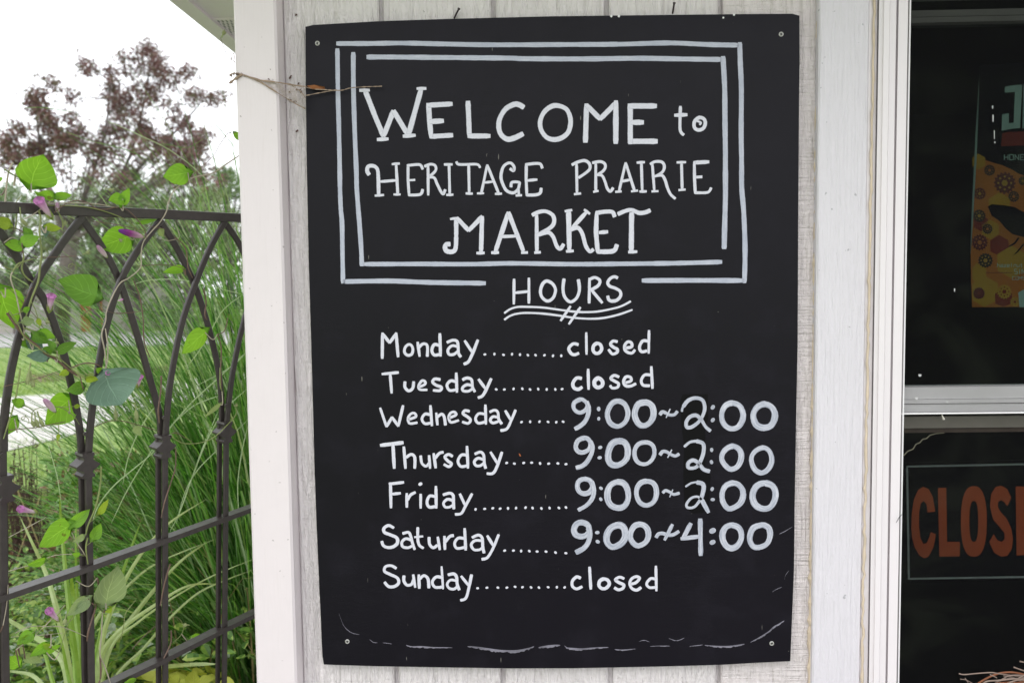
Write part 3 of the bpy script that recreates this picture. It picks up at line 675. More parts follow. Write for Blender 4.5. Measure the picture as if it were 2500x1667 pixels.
for nm, tx in DAYS: letters(tx, M_white, sgn, TY)
for nm, tx in HOURS: letters(tx, M_streak, sgn, TY, 'streaky pale grey painted figure', jit=.06)
for tx in DOTS: tag(word('dotted_leader', tx, M_white, sgn, TY), kind='stuff')
# screws
for (x, y, a) in ((775, 106.5, .3), (1907, 84.5, .9), (848, 1565, .2), (1884, 1569.5, 1.2)):
    c = P(x, y, SY); mb = MB(); r_ = .0043
    n = 20
    prof2 = [(r_, .0), (r_*.98, -.0008), (r_*.72, -.0014), (r_*.30, -.0008), (.0002, -.0006)]
    for (ra, ya), (rb, yb) in zip(prof2, prof2[1:]):
        for q in range(n):
            t0, t1 = q*2*math.pi/n, (q+1)*2*math.pi/n
            mb.face([c+Vector((ra*math.cos(t0), ya, ra*math.sin(t0))), c+Vector((ra*math.cos(t1), ya, ra*math.sin(t1))), c+Vector((rb*math.cos(t1), yb, rb*math.sin(t1))), c+Vector((rb*math.cos(t0), yb, rb*math.sin(t0)))])
    o = mb.build('screw', M_screw, sgn)
    mb = MB()
    for aa in (a, a+math.pi/2):
        d = Vector((math.cos(aa), 0, math.sin(aa)))*r_*.5; e = Vector((-math.sin(aa), 0, math.cos(aa)))*r_*.13; q = Vector((0, -.00145, 0))
        mb.hexa([c+q-d-e, c+q+d-e, c+q+d+e, c+q-d+e, c-d-e, c+d-e, c+d+e, c-d+e])
    mb.build('cross_recess', M_screwhole, o)
# the split and peeled layer along the bottom and lower right edge
TEARS = [[(827, 1495), (838, 1524), (850, 1538), (862, 1545), (878, 1548)], [(902, 1560), (912, 1567), (922, 1568)], [(934, 1568), (945, 1569), (957, 1571)],
 [(991, 1574), (1006, 1578), (1030, 1578), (1058, 1580), (1105, 1580)], [(1141, 1577), (1165, 1580), (1195, 1585), (1225, 1589), (1260, 1589), (1290, 1583), (1304, 1577)],
 [(1314, 1580), (1340, 1577), (1368, 1574)], [(1378, 1575), (1385, 1581), (1400, 1583), (1420, 1584), (1455, 1581), (1486, 1579)], [(1500, 1584), (1520, 1586), (1552, 1583)],
 [(1560, 1565), (1572, 1562), (1586, 1566)], [(1586, 1577), (1610, 1576), (1636, 1576)], [(1632, 1557), (1652, 1563), (1671, 1556)], [(1683, 1577), (1700, 1575), (1716, 1573)],
 [(1720, 1574), (1745, 1577), (1775, 1578), (1800, 1575), (1818, 1571)], [(1832, 1567), (1850, 1558), (1875, 1543), (1888, 1531), (1900, 1524), (1915, 1514)],
 [(1902, 1303), (1915, 1297), (1935, 1285)], [(1926, 1392), (1918, 1403), (1915, 1414)], [(1885, 1444), (1895, 1438), (1909, 1432)]]
TW = [1.4, 1.6, 1.2, 3.6, 6.4, 5.6, 4.6, 2.6, 1.3, 2, 1.7, 2, 4.2, 4.2, 2.0, 1.3, 1.3]
for tl, tw in zip(TEARS, TW):
    mb = MB(); rr = random.Random(int(tl[0][0])); L2 = smooth_pts([(x, y, 0) for x, y in tl], 8); N = len(L2)
    prev = None
    for i, p in enumerate(L2):
        e = math.sin(math.pi*i/(N-1))**.5
        jag = rr.uniform(.2, 1.0) if rr.random() > .35 else rr.uniform(-.4, .1)
        top = P(p.x, p.y-tw*.55*e, SY-.0001); bot = P(p.x, p.y+tw*.5*e*jag, SY-.0001)+Vector((0, -.0028*e*min(1, tw/5), 0))
        und = P(p.x, p.y+tw*.5*e*jag+.8, SY+.0004)
        if prev: mb.face([prev[0], prev[1], bot, top]); mb.face([prev[1], prev[2], und, bot])
        prev = (top, bot, und)
    mb.build('peeled_edge', M_torn, sgn)
# chips along the upper edge
mb = MB()
for x, y, r_ in ((1492.5, 40, 3.2), (1511, 40, 3.2), (1792, 36.5, 3), (1766, 44, 2.6)):
    c = P(x, y, SY-.0004); mb.face([c+Vector((math.cos(q*.7), 0, math.sin(q*.7)))*r_*.00072*(1+.2*math.sin(q*3)) for q in range(9)])
mb.build('edge_chip', m_plain('chip_white', (.7, .7, .7), .7), sgn)
mb = MB(); c = P(1269, 1110, SY-.002); mb.face([c+Vector((-.0018, 0, .003)), c+Vector((.0006, -.001, .0022)), c+Vector((.0024, 0, -.0026)), c+Vector((-.0002, -.0008, -.0022))])
tag(mb.build('leaf_scrap', m_plain('rust_scrap', (.35, .10, .03), .7)), 'tiny rust-brown leaf scrap stuck on the board beside the Thursday dots', 'leaf scrap')

# ------------------------------------------------------------------ things behind the window
def flat(name, px, Y, mat, parent=None, lift=0):
    mb = MB(); mb.face([P(x, y, Y-lift) for x, y in px]); return mb.build(name, mat, parent)
def printmat(name, col): return m_plain(name, col, .7, .04, var=.06, scale=30)
K_blk, K_pale, K_red, K_or, K_yel, K_mar, K_gry = (printmat(a, b) for a, b in (('print_black', (.003, .0034, .004)), ('print_pale_green', (.25, .36, .33)), ('print_red', (.15, .028, .02)), ('print_orange', (.30, .105, .022)), ('print_yellow', (.30, .18, .025)), ('print_maroon', (.085, .022, .024)), ('print_grey', (.032, .028, .024))))
PY = .045
po = empty('poster', P(2372, 751, PY), 'dark poster with orange gear print and a big pale letter, inside the upper pane', 'poster')
def px8(ox, oy, sc, s_): return [(ox+float(a.split(',')[0])/sc, oy+float(a.split(',')[1])/sc) for a in s_.split()]
sheetpx = [(2391, 160), (2389, 212), (2386, 280), (2383, 340), (2377, 470), (2372, 560), (2369, 620), (2370, 680), (2373, 751), (2720, 748), (2720, 140)]
mb = MB(); A_ = [P(x, y, PY) for x, y in sheetpx]; B_ = [p+Vector((0, .0006, 0)) for p in A_]
mb.face(A_); mb.face(B_[::-1])
for i in range(len(A_)): mb.face([A_[i], A_[(i+1) % len(A_)], B_[(i+1) % len(A_)], B_[i]])
mb.build('paper', K_blk, po)
flat('letter', px8(2206, 150, 8, "1980,500 2090,478 2200,465 2315,460 2275,1305 2140,1315 2040,1330 1915,1355 1925,1040 2055,1015 2055,1210 2150,1200 2175,600 1975,615"), PY, K_pale, po, .0005)
flat('letter', [(2499, 205), (2540, 203), (2538, 312), (2496, 314)], PY, K_pale, po, .0005)
flat('red_band', px8(2206, 150, 8, "1925,1410 2040,1385 2352,1370 2600,1375 2590,1640 2300,1645 1905,1660"), PY, K_red, po, .0004)
mb = MB(); lay[0] = 0
def txt(s_, x, y, w_, h_, gap, mat, name='lettering', wd=2.0, Y=PY-.0006, par=None):
    SEG = {'H': "0,0 0,1;1,0 1,1;0,.5 1,.5", 'O': "0,0 1,0 1,1 0,1 0,0", 'N': "0,1 0,0 1,1 1,0", 'E': "1,0 0,0 0,1 1,1;0,.5 .8,.5", 'S': "1,0 0,0 0,.5 1,.5 1,1 0,1", 'I': ".5,0 .5,1",
           'C': "1,0 0,0 0,1 1,1", 'M': "0,1 0,0 .5,.6 1,0 1,1", 'h': "0,0 0,1;0,.45 .9,.45 .9,1", 'a': "0,.4 .9,.4 .9,1 0,1 0,.7 .9,.7", 'z': "0,.4 .9,.4 0,1 .9,1", 'e': "0,.7 .9,.7 .9,.4 0,.4 0,1 .9,1",
           'l': ".4,0 .4,1", 'n': "0,1 0,.4 .9,.4 .9,1", 'u': "0,.4 0,1 .9,1 .9,.4", 't': ".4,.1 .4,1 .8,1;0,.4 .8,.4", 'X': "0,0 1,1;1,0 0,1", 'T': "0,0 1,0;.5,0 .5,1"}
    mb = MB(); lay[0] = 0; cx = x
    for ch in s_:
        for st in SEG[ch].split(';'):
            p = [tuple(map(float, a.split(','))) for a in st.split()]
            for a, b in zip(p, p[1:]): stroke(mb, [(cx+a[0]*w_, y+a[1]*h_), (cx+b[0]*w_, y+b[1]*h_)], wd, 'l', (0, 0, 1), Y, 0)
        cx += w_+gap
    mb.build(name, mat, par or po)
txt('HONE', 2452, 378, 9, 12.5, 4, K_pale, wd=2.6)
txt('XT', 2487, 402, 4, 8, 3, K_gry, wd=1)
flat('orange_print', px8(2350, 340, 7.84, "268,345 400,390 550,440 760,500 960,590 1050,650 1176,700")+[(2560, 455), (2720, 480), (2720, 747.5), (2373.4, 750), (2370.6, 680), (2369.8, 620), (2372.8, 560), (2377.8, 470)], PY, K_or, po, .0003)
rr = random.Random(4)
def hexagon(x, y, r_, rot=0): return [(x+r_*math.cos(rot+q*math.pi/3), y+r_*math.sin(rot+q*math.pi/3)) for q in range(6)]
def gear(x, y, r_, mat, hub, lf, teeth=16):
    pts = []
    for q in range(teeth*4):
        a = q*2*math.pi/(teeth*4); rad = r_*(1 if q % 4 < 2 else .86); pts.append((x+rad*math.cos(a), y+rad*math.sin(a)))
    flat('gear_print', pts, PY, mat, po, lf)
    flat('gear_print', hexagon(x, y, r_*.3), PY, hub, po, lf+.00005)
    for q in range(8):
        a = q*math.pi/4; flat('gear_print', hexagon(x+r_*.58*math.cos(a), y+r_*.58*math.sin(a), r_*.11), PY, hub, po, lf+.00005)
for x, y, r_, m_ in ((2415, 468, 34, K_or), (2440, 500, 30, K_yel), (2388, 395, 20, K_yel), (2418, 560, 24, K_yel), (2395, 545, 20, K_red), (2470, 640, 40, K_yel), (2440, 600, 26, K_red), (2402, 712, 40, K_yel), (2480, 585, 22, K_or), (2450, 745-16, 24, K_red), (2385, 668, 26, K_yel), (2490, 630, 16, K_red)):
    flat('honeycomb_print', [(max(2374, min(2700, a)), min(749, b)) for a, b in hexagon(x, y, r_, .5)], PY, m_, po, .00035+.00001*rr.randint(0, 3))
lf = .0004
for x, y, r_, m_, h_ in ((2416, 416, 14, K_gry, K_or), (2453, 447, 27, K_mar, K_yel), (2392, 473, 15, K_mar, K_yel), (2475, 480, 14, K_gry, K_or), (2391, 527, 16, K_gry, K_yel), (2411, 559, 13, K_gry, K_or), (2392, 592, 20, K_mar, K_or), (2406, 636, 18.5, K_gry, K_yel), (2452, 712, 18, K_yel, K_red), (2478, 747-10, 12, K_yel, K_red), (2497, 442, 11, K_gry, K_yel), (2390, 716, 15, K_mar, K_red)):
    lf += .00001; gear(x, y, r_, m_, h_, lf)
flat('bee_print', px8(2350, 340, 7.84, "480,1290 560,1245 800,1265 1000,1300 1176,1400")+[(2530, 520), (2545, 580), (2500, 579), (2472, 572), (2455, 558)]+px8(2350, 340, 7.84, "700,1560 560,1470"), PY, K_blk, po, .0006)
for q in ("1060,150 1090,170 1010,280 890,340 885,320 990,250", "1165,260 1176,300 1060,440 960,505 1040,420"): flat('bee_print', px8(2350, 560, 7.84, q), PY, K_blk, po, .0007)
txt('hazelnut', 2435, 642, 6, 10, 2, K_pale, wd=1.5); txt('SINE', 2477, 657, 6.5, 11.5, 2.5, K_pale, wd=2); txt('COMS', 2472, 675, 6, 8, 2, K_pale, wd=1.3)
flat('rule_print', [(2407, 665.3), (2472, 665), (2472, 666.3), (2407, 666.6)], PY, K_mar, po, .0007)
flat('bottle_print', px8(2350, 560, 7.84, "1065,1210 1176,1150")+[(2540, 700), (2540, 750), (2489, 750)], PY, K_pale, po, .0007)
# pale rolled left edge of the sheet
mb = MB(); pts = [(2390.5, 190), (2387.5, 260), (2384.5, 320), (2381, 400), (2377, 470), (2373.5, 540), (2371, 590), (2369.3, 620)]; wd = [.4, 3.2, 5, 5.4, 5, 4.2, 2.5, .5]
for i in range(len(pts)-1):
    a, b = pts[i], pts[i+1]
    mb.face([P(a[0]-wd[i]*.5, a[1], PY-.0002), P(a[0]+wd[i]*.5, a[1], PY-.0035), P(b[0]+wd[i+1]*.5, b[1], PY-.0035), P(b[0]-wd[i+1]*.5, b[1], PY-.0002)])
mb.build('rolled_edge', K_pale, po)
CY = .078
cs = empty('closed_sign', P(2215, 1411, CY), 'black plastic sign with condensed orange CLOSED lettering behind the lower pane', 'sign')
K_cor = printmat('closed_orange', (.40, .080, .030)); K_line = printmat('closed_grey_line', (.30, .31, .32)); K_ink = printmat('closed_black', (.003, .0028, .0034))
q = [(2203, 1132), (2211, 1420), (2760, 1410), (2760, 1115)]
mb = MB(); A_ = [P(x, y, CY) for x, y in q]; B_ = [p+Vector((0, .002, 0)) for p in A_]; mb.hexa(A_+B_); mb.build('plate', K_ink, cs)
for ln in ("w4.8 l 2214.5,1138 2219,1411", "w4.2 l 2213,1138.5 2740,1128", "w4.6 l 2217,1412 2740,1404"): word('border_line', ln, K_line, cs, CY-.0004, jit=0)
flat('letter', [(2225, 1290), (2226, 1255), (2231, 1220), (2241, 1196), (2254, 1188), (2267, 1193), (2277, 1212), (2283, 1248), (2265, 1250), (2262, 1230), (2255, 1222), (2248, 1228), (2244, 1250), (2243.5, 1285), (2247, 1312), (2254, 1327), (2262, 1325), (2269, 1310), (2272.5, 1298), (2285, 1304), (2279, 1335), (2267, 1358), (2257, 1362), (2245, 1355), (2233, 1335), (2227, 1312)], CY, K_cor, cs, .0004)
flat('letter', [(2290, 1191), (2310, 1190), (2312, 1322), (2343.5, 1322), (2343, 1357), (2293.5, 1358)], CY, K_cor, cs, .0004)
def ringl(cx, cy, rx, ry, ix, iy, n=40):
    mb = MB(); 
    for q in range(n):
        a, b = q*2*math.pi/n, (q+1)*2*math.pi/n
        f_ = lambda t, X_, Y_: P(cx+X_*math.copysign(abs(math.cos(t))**.8, math.cos(t)), cy+Y_*math.copysign(abs(math.sin(t))**.8, math.sin(t)), CY-.0004)
        mb.face([f_(a, rx, ry), f_(b, rx, ry), f_(b, ix, iy), f_(a, ix, iy)])
    mb.build('letter', K_cor, cs)
ringl(2377.5, 1272, 31.5, 86, 11, 50)
flat('letter', [(2417, 1236), (2420, 1205), (2431, 1188), (2444, 1185), (2459, 1193), (2469, 1215), (2459, 1235), (2453, 1226), (2445, 1220), (2437, 1224), (2436, 1236), (2442, 1248), (2458, 1266), (2469, 1290), (2473, 1315), (2470, 1340), (2459, 1356), (2444, 1358), (2427, 1348), (2415, 1322), (2426, 1303), (2435, 1318), (2446, 1322), (2453, 1314), (2452, 1300), (2440, 1285), (2425, 1268)], CY, K_cor, cs, .0004)
flat('letter', [(2479.5, 1187), (2530, 1186), (2530, 1218), (2500, 1219), (2500, 1252), (2525, 1252), (2525, 1284), (2501, 1285), (2502, 1322), (2532, 1321), (2532, 1353), (2482, 1355)], CY, K_cor, cs, .0004)
flat('letter', [(2542, 1186), (2580, 1188), (2600, 1225), (2604, 1270), (2600, 1318), (2582, 1350), (2544, 1352)], CY, K_cor, cs, .0004)
# small flecks caught in the screen
mb = MB()
for x, y, a, b in ((2423.5, 262, 1.5, 4), (2424.5, 289, 1.6, 9), (2427.5, 329, 1, 11), (2429, 348, 1.6, 2), (2246, 916, 4, 3), (2330.5, 708, 1.5, 4), (2238, 972, 4, 3), (2313, 981, 2.5, 3)):
    mb.face([P(x-a, y-b, -.0012), P(x+a, y-b*.8, -.0012), P(x+a*.6, y+b, -.0012), P(x-a*.7, y+b, -.0012)])
tag(mb.build('screen_lint', m_plain('lint', (.5, .5, .5), .8), win), kind='stuff')
mb = MB(); pts = [(2206, 1112), (2216, 1101), (2229, 1096), (2236, 1084), (2246, 1080), (2252, 1072), (2262, 1070), (2270, 1062), (2285, 1058), (2305, 1056)]
mb.tube([P(x, y, .062) for x, y in pts], .0011, 5); mb.build('cracked_seal', m_plain('old_glue', (.42, .40, .28), .7), win)
mb = MB(); mb.tube([P(2299, 1010, -.004), P(2301, 1016, -.008), P(2304, 1023, -.006)], [.0007, .0012, .0024], 6); tag(mb.build('seed_husk', m_plain('husk', (.5, .48, .42), .7)), 'small pale seed husk hanging below the window meeting rail', 'seed husk')
mb = MB(); mb.tube([P(2188, 1275, -.024), P(2196, 1262, -.026), P(2203, 1254, -.024)], [.0004, .0008, .0004], 5); tag(mb.build('grass_clipping', m_plain('clipping', (.06, .07, .08), .7)), 'thin dark dry sliver stuck to the white window frame', 'debris')
# twig wreath standing in front of the window, only its upper left shows
tw = empty('twig_wreath', P(2560, 1800, -.06), 'rough wreath of grey and reddish twigs leaning below the window', 'wreath')
M_twig = m_plain('grey_twig', (.24, .18, .15), .7, .3, var=.45, scale=60, bump=.001); M_twig2 = m_plain('red_twig', (.26, .10, .05), .6, .3, var=.3, scale=50, bump=.001)
TWG = [(M_twig, 3.2, "1080,1145 1180,1165 1400,1145 1700,1125 1850,1145 2100,1180 2352,1210"), (M_twig2, 5, "1400,1400 1500,1310 1700,1200 1900,1135 2120,1120 2352,1160 2500,1200"),
 (M_twig, 3.6, "2150,1020 2260,1060 2352,1090 2600,1170"), (M_twig, 3.6, "2270,905 2352,925 2600,980"), (M_twig, 2.2, "1200,1235 1240,1290 1270,1350 1290,1420"), (M_twig, 2, "1110,1255 1200,1265 1300,1310 1400,1370"),
 (M_twig, 4.5, "1500,1400 1620,1300 1850,1280 2100,1250 2352,1240 2600,1230"), (M_twig, 4, "1800,1330 1960,1240 2050,1190 2300,1180 2500,1220"), (M_twig2, 3, "1550,1420 1800,1340 2100,1310 2352,1330 2600,1300"),
 (M_twig, 3.4, "1900,1400 2150,1290 2352,1270 2600,1330"), (M_twig, 2.6, "1690,1165 1760,1195 1820,1230"), (M_twig, 3.5, "1950,1190 2150,1230 2300,1300 2500,1400"), (M_twig2, 3.2, "1900,1450 2100,1350 2400,1290 2700,1300"), (M_twig, 3, "2080,1340 2240,1240 2400,1150")]
rr = random.Random(9)
for m_, r_, q in TWG:
    Yt = -.05-rr.random()*.03; pts = [P(x, y, Yt+rr.uniform(-.004, .004)) for x, y in px8(2206, 1500, 8, q)]; pts = smooth_pts(pts, 5)
    mb = MB(); mb.tube(pts, [r_*.00034*(1.25 if i < 2 else rr.uniform(.9, 1.1)) for i in range(len(pts))], 7); mb.build('twig', m_, tw, smooth=True)
for k in range(26):                                       # the rest of the ring, below the frame
    a0 = rr.uniform(0, 6.28); c = P(2600, 1900, -.065); pts = []
    for i in range(9):
        a = a0+i*.28; ra = .17+rr.uniform(-.02, .02); pts.append(c+Vector((ra*math.cos(a), rr.uniform(-.02, .02), ra*math.sin(a)-.0)))
    mb = MB(); mb.tube(smooth_pts(pts, 3), .0016, 5); mb.build('twig', M_twig, tw, smooth=True)
# cobweb with caught litter across the corner board
cw = empty('cobweb', P(690, 205, -.03), 'brown dusty cobweb strand with dead leaf litter between corner board and black sign', 'cobweb')
M_web = m_plain('dusty_web', (.33, .25, .19), .9, .1, var=.4, scale=90); M_dead = m_plain('dead_leaf', (.22, .085, .03), .7, .2, var=.4, scale=80)
for q, r_ in (("0,740 60,715 160,742 300,785 480,808 640,835 750,850", .0009), ("160,745 330,820 480,915 620,1000 740,1065", .0006), ("300,790 400,870 480,912", .0005), ("740,852 830,872 960,880 1090,885 1190,860 1340,850 1490,845", .0006), ("750,935 850,915 960,895 1050,880", .0007), ("600,830 700,900 742,960", .0005), ("10,600 45,520 45,680", .0004), ("0,815 60,770 130,725", .0015)):
    mb = MB(); pts = smooth_pts([P(x, y, -.0425 if x < 690 else -.026) for x, y in px8(560, 0, 4, q)], 6); mb.tube(pts, [r_*rr.uniform(.7, 2.3) for _ in pts], 5); mb.build('strand', M_web, cw)
mb = MB()
pts = [P(x, y, -.024-(i % 3)*.002) for i, (x, y) in enumerate(px8(560, 0, 4, "755,840 830,830 930,850 935,870 850,875 800,868"))]; mb.face(pts); mb.build('dead_leaf', M_dead, cw)
mb = MB()
def speck(x, y, r_, Y):
    c = P(x, y, Y); mb.face([c+Vector((math.cos(q*1.05+r_), rr.uniform(-.001, .001), math.sin(q*1.05)))*r_*.00075*rr.uniform(.5, 1.2) for q in range(6)])
for x, y in px8(560, 0, 4, "600,745 650,150 385,775 425,780 400,680 590,760 675,815 640,840 700,900 560,1070 660,1280 365,840 120,715 30,790 50,770 600,980 650,990 540,1000 625,1060 45,730 70,725 95,740 60,750 35,760 20,740 25,800 85,725 130,730 150,742 610,960 630,1000 590,900 660,880 690,880 710,910 575,870 500,820 520,830"): speck(x, y, rr.uniform(1.5, 3.8), -.0415 if x < 680 else -.003)
tag(mb.build('litter', m_plain('dark_litter', (.10, .06, .05), .9)), kind='stuff').parent = cw
bpy.data.objects['litter'].location = -cw.location
mb = MB()
web = [P(x, y, -.0415) for x, y in px8(560, 0, 4, "330,815 480,810 600,835 742,860 742,1060 620,1000 480,915")]; mb.face(web)
t = NT('web_veil'); tr = t.n('BsdfTransparent'); mx = t.n('MixShader'); f = t.math('MULTIPLY', t.ramp(t.noise(t.coord((1, 1, 1)), 70, 5, .7), [(.35, 0), (.65, 1)]), .55); t.base((.3, .24, .19))
t.l(f, mx.inputs[0]); t.l(tr.outputs[0], mx.inputs[1]); t.l(t.b.outputs[0], mx.inputs[2]); t.l(mx.outputs[0], t.out.inputs['Surface'])
mb.build('veil', t.m, cw)
# ------------------------------------------------------------------ IRON TRELLIS
M_iron = m_plain('bronze_black_iron', (.038, .031, .029), .34, .6, .0, var=.45, scale=70, bump=.0008)
fo = PF(220, 1667)
tre = empty('iron_trellis', (fo.x, fo.y, 0), 'dark iron trellis with interlaced pointed arches and small star collars', 'trellis')
e1 = (PF(547, 700)-PF(0, 700)).normalized(); e2 = (PF(207, 600)-PF(215, 1500)).normalized(); fn = e1.cross(e2).normalized()
if fn.y > 0: fn = -fn                                       # towards the viewer
def bar(name, pxs, wpx, th, off=0.0, sm=True, parent=tre, taperw=None):
    pts = [PF(x, y)+fn*off for x, y in pxs]
    if sm: pts = smooth_pts(pts, 6)
    # keep a constant real width
    wm = wpx
    mb = MB(); rings = []
    for i, p in enumerate(pts):
        d = (pts[min(i+1, len(pts)-1)]-pts[max(0, i-1)]).normalized(); sd = d.cross(fn).normalized()
        h, k_, b = sd*wm*.5, fn*th*.5, .0015
        hb, kb = sd*(wm*.5-b), fn*(th*.5-b)
        rings.append([p-h+kb, p-hb+k_, p+hb+k_, p+h+kb, p+h-kb, p+hb-k_, p-hb-k_, p-h-kb])
    for A, B in zip(rings, rings[1:]):
        for q in range(8): mb.face([A[q], A[(q+1) % 8], B[(q+1) % 8], B[q]])
    mb.face(rings[0][::-1]); mb.face(rings[-1])
    return mb.build(name, M_iron, parent)
BW = .0126
ARC = [[(198, 527), (250, 600), (293, 681), (330, 790), (368, 920), (392, 1010), (396, 1075)], [(391, 535), (340, 600), (293, 681), (255, 800), (228, 950), (216, 1050), (212, 1120)],
 [(391, 535), (432, 600), (475, 687), (507, 780), (532, 880), (543, 960), (545, 1040)], [(547, 537), (507, 610), (475, 687), (440, 790), (414, 920), (404, 1010), (400, 1080)],
 [(547, 537), (590, 600), (632, 700), (660, 800), (680, 900), (690, 1000)], [(700, 545), (655, 620), (620, 700), (590, 790), (566, 900), (554, 990), (550, 1045)],
 [(198, 527), (140, 605), (83, 693), (48, 800), (22, 910), (7, 1020), (5, 1100)], [(-20, 535), (35, 612), (83, 693), (115, 740), (152, 840), (180, 950), (198, 1050), (203, 1120)],
 [(-20, 535), (-75, 620), (-120, 700), (-160, 820), (-190, 950), (-205, 1100)], [(-250, 560), (-180, 640), (-120, 720), (-70, 830), (-30, 950), (-12, 1050), (-8, 1120)]]
for i, a in enumerate(ARC): bar('arch_bar', a, BW, .006, .0045 if i in (1, 3, 5, 6, 8) else -.0045)
PST = [((211, 1100), (222, 1800)), ((399, 1065), (400, 1800)), ((549, 1035), (543, 1800)), ((2, 1100), (12, 1800)), ((680, 1010), (660, 1800)), ((-210, 1100), (-215, 1850))]
for a, b in PST:
    bar('post', [a, b], BW, .006, .0045, False)
    bar('post', [(a[0]-8, a[1]), (b[0]-8, b[1])], .011, .006, -.006, False)
bar('top_rail', [(-300, 482), (0, 506), (198, 515), (391, 523), (587, 532), (720, 538)], .0175, .020, 0, False)
def bar2(name, pxs, h, dpt):
    pts = [PF(x, y) for x, y in pxs]; zv = Vector((0, 0, 1)); dv = Vector((fn.x, fn.y, 0)).normalized()*dpt*.5; mb = MB()
    rings = [[p+dv-zv*h*.5, p+dv+zv*h*.5, p-dv+zv*h*.5, p-dv-zv*h*.5] for p in pts]
    for A, B in zip(rings, rings[1:]):
        for q in range(4): mb.face([A[q], A[(q+1) % 4], B[(q+1) % 4], B[q]])
    mb.face(rings[0][::-1]); mb.face(rings[-1]); mb.build(name, M_iron, tre)
bar2('cross_rail', [(-250, 1545), (0, 1457), (214, 1384), (395, 1319), (547, 1264), (700, 1208)], .010, .026)
bar2('cross_rail', [(-250, 1930), (0, 1800), (271, 1668), (394, 1609), (545, 1533), (700, 1458)], .010, .026)
# star collars: three-lobed profile, extruded through the bar
prf = [(0, .026), (.013, .026), (.014, .021), (.010, .016), (.010, .012), (.018, .006), (.0265, .001), (.0265, -.002), (.018, -.008), (.010, -.012), (.010, -.016), (.015, -.021), (.014, -.026), (0, -.026)]
prf = [(x*.80, y*.86) for x, y in prf]
prf = prf+[(-x, y) for x, y in prf[::-1][1:-1]]
for (x, y) in ((207, 1133), (397, 1088), (548, 1053), (8, 1190), (690, 1020)):
    c = PF(x, y); mb = MB(); d = .012; n = len(prf)
    A = [c+e1*a+e2*b+fn*d for a, b in prf]; B = [c+e1*a+e2*b-fn*d for a, b in prf]
    for q in range(n): mb.face([A[q], A[(q+1) % n], B[(q+1) % n], B[q]])
    half = n//2+1
    mb.face([A[q] for q in range(n)][::-1]); mb.face(B)
    mb.build('star_collar', M_iron, tre)
    r_ = c+e2*.058; mb = MB(); mb.tube([r_+fn*.008-e1*.004, r_+fn*.012-e1*.004], .004, 8); mb.build('rivet', M_iron, tre)

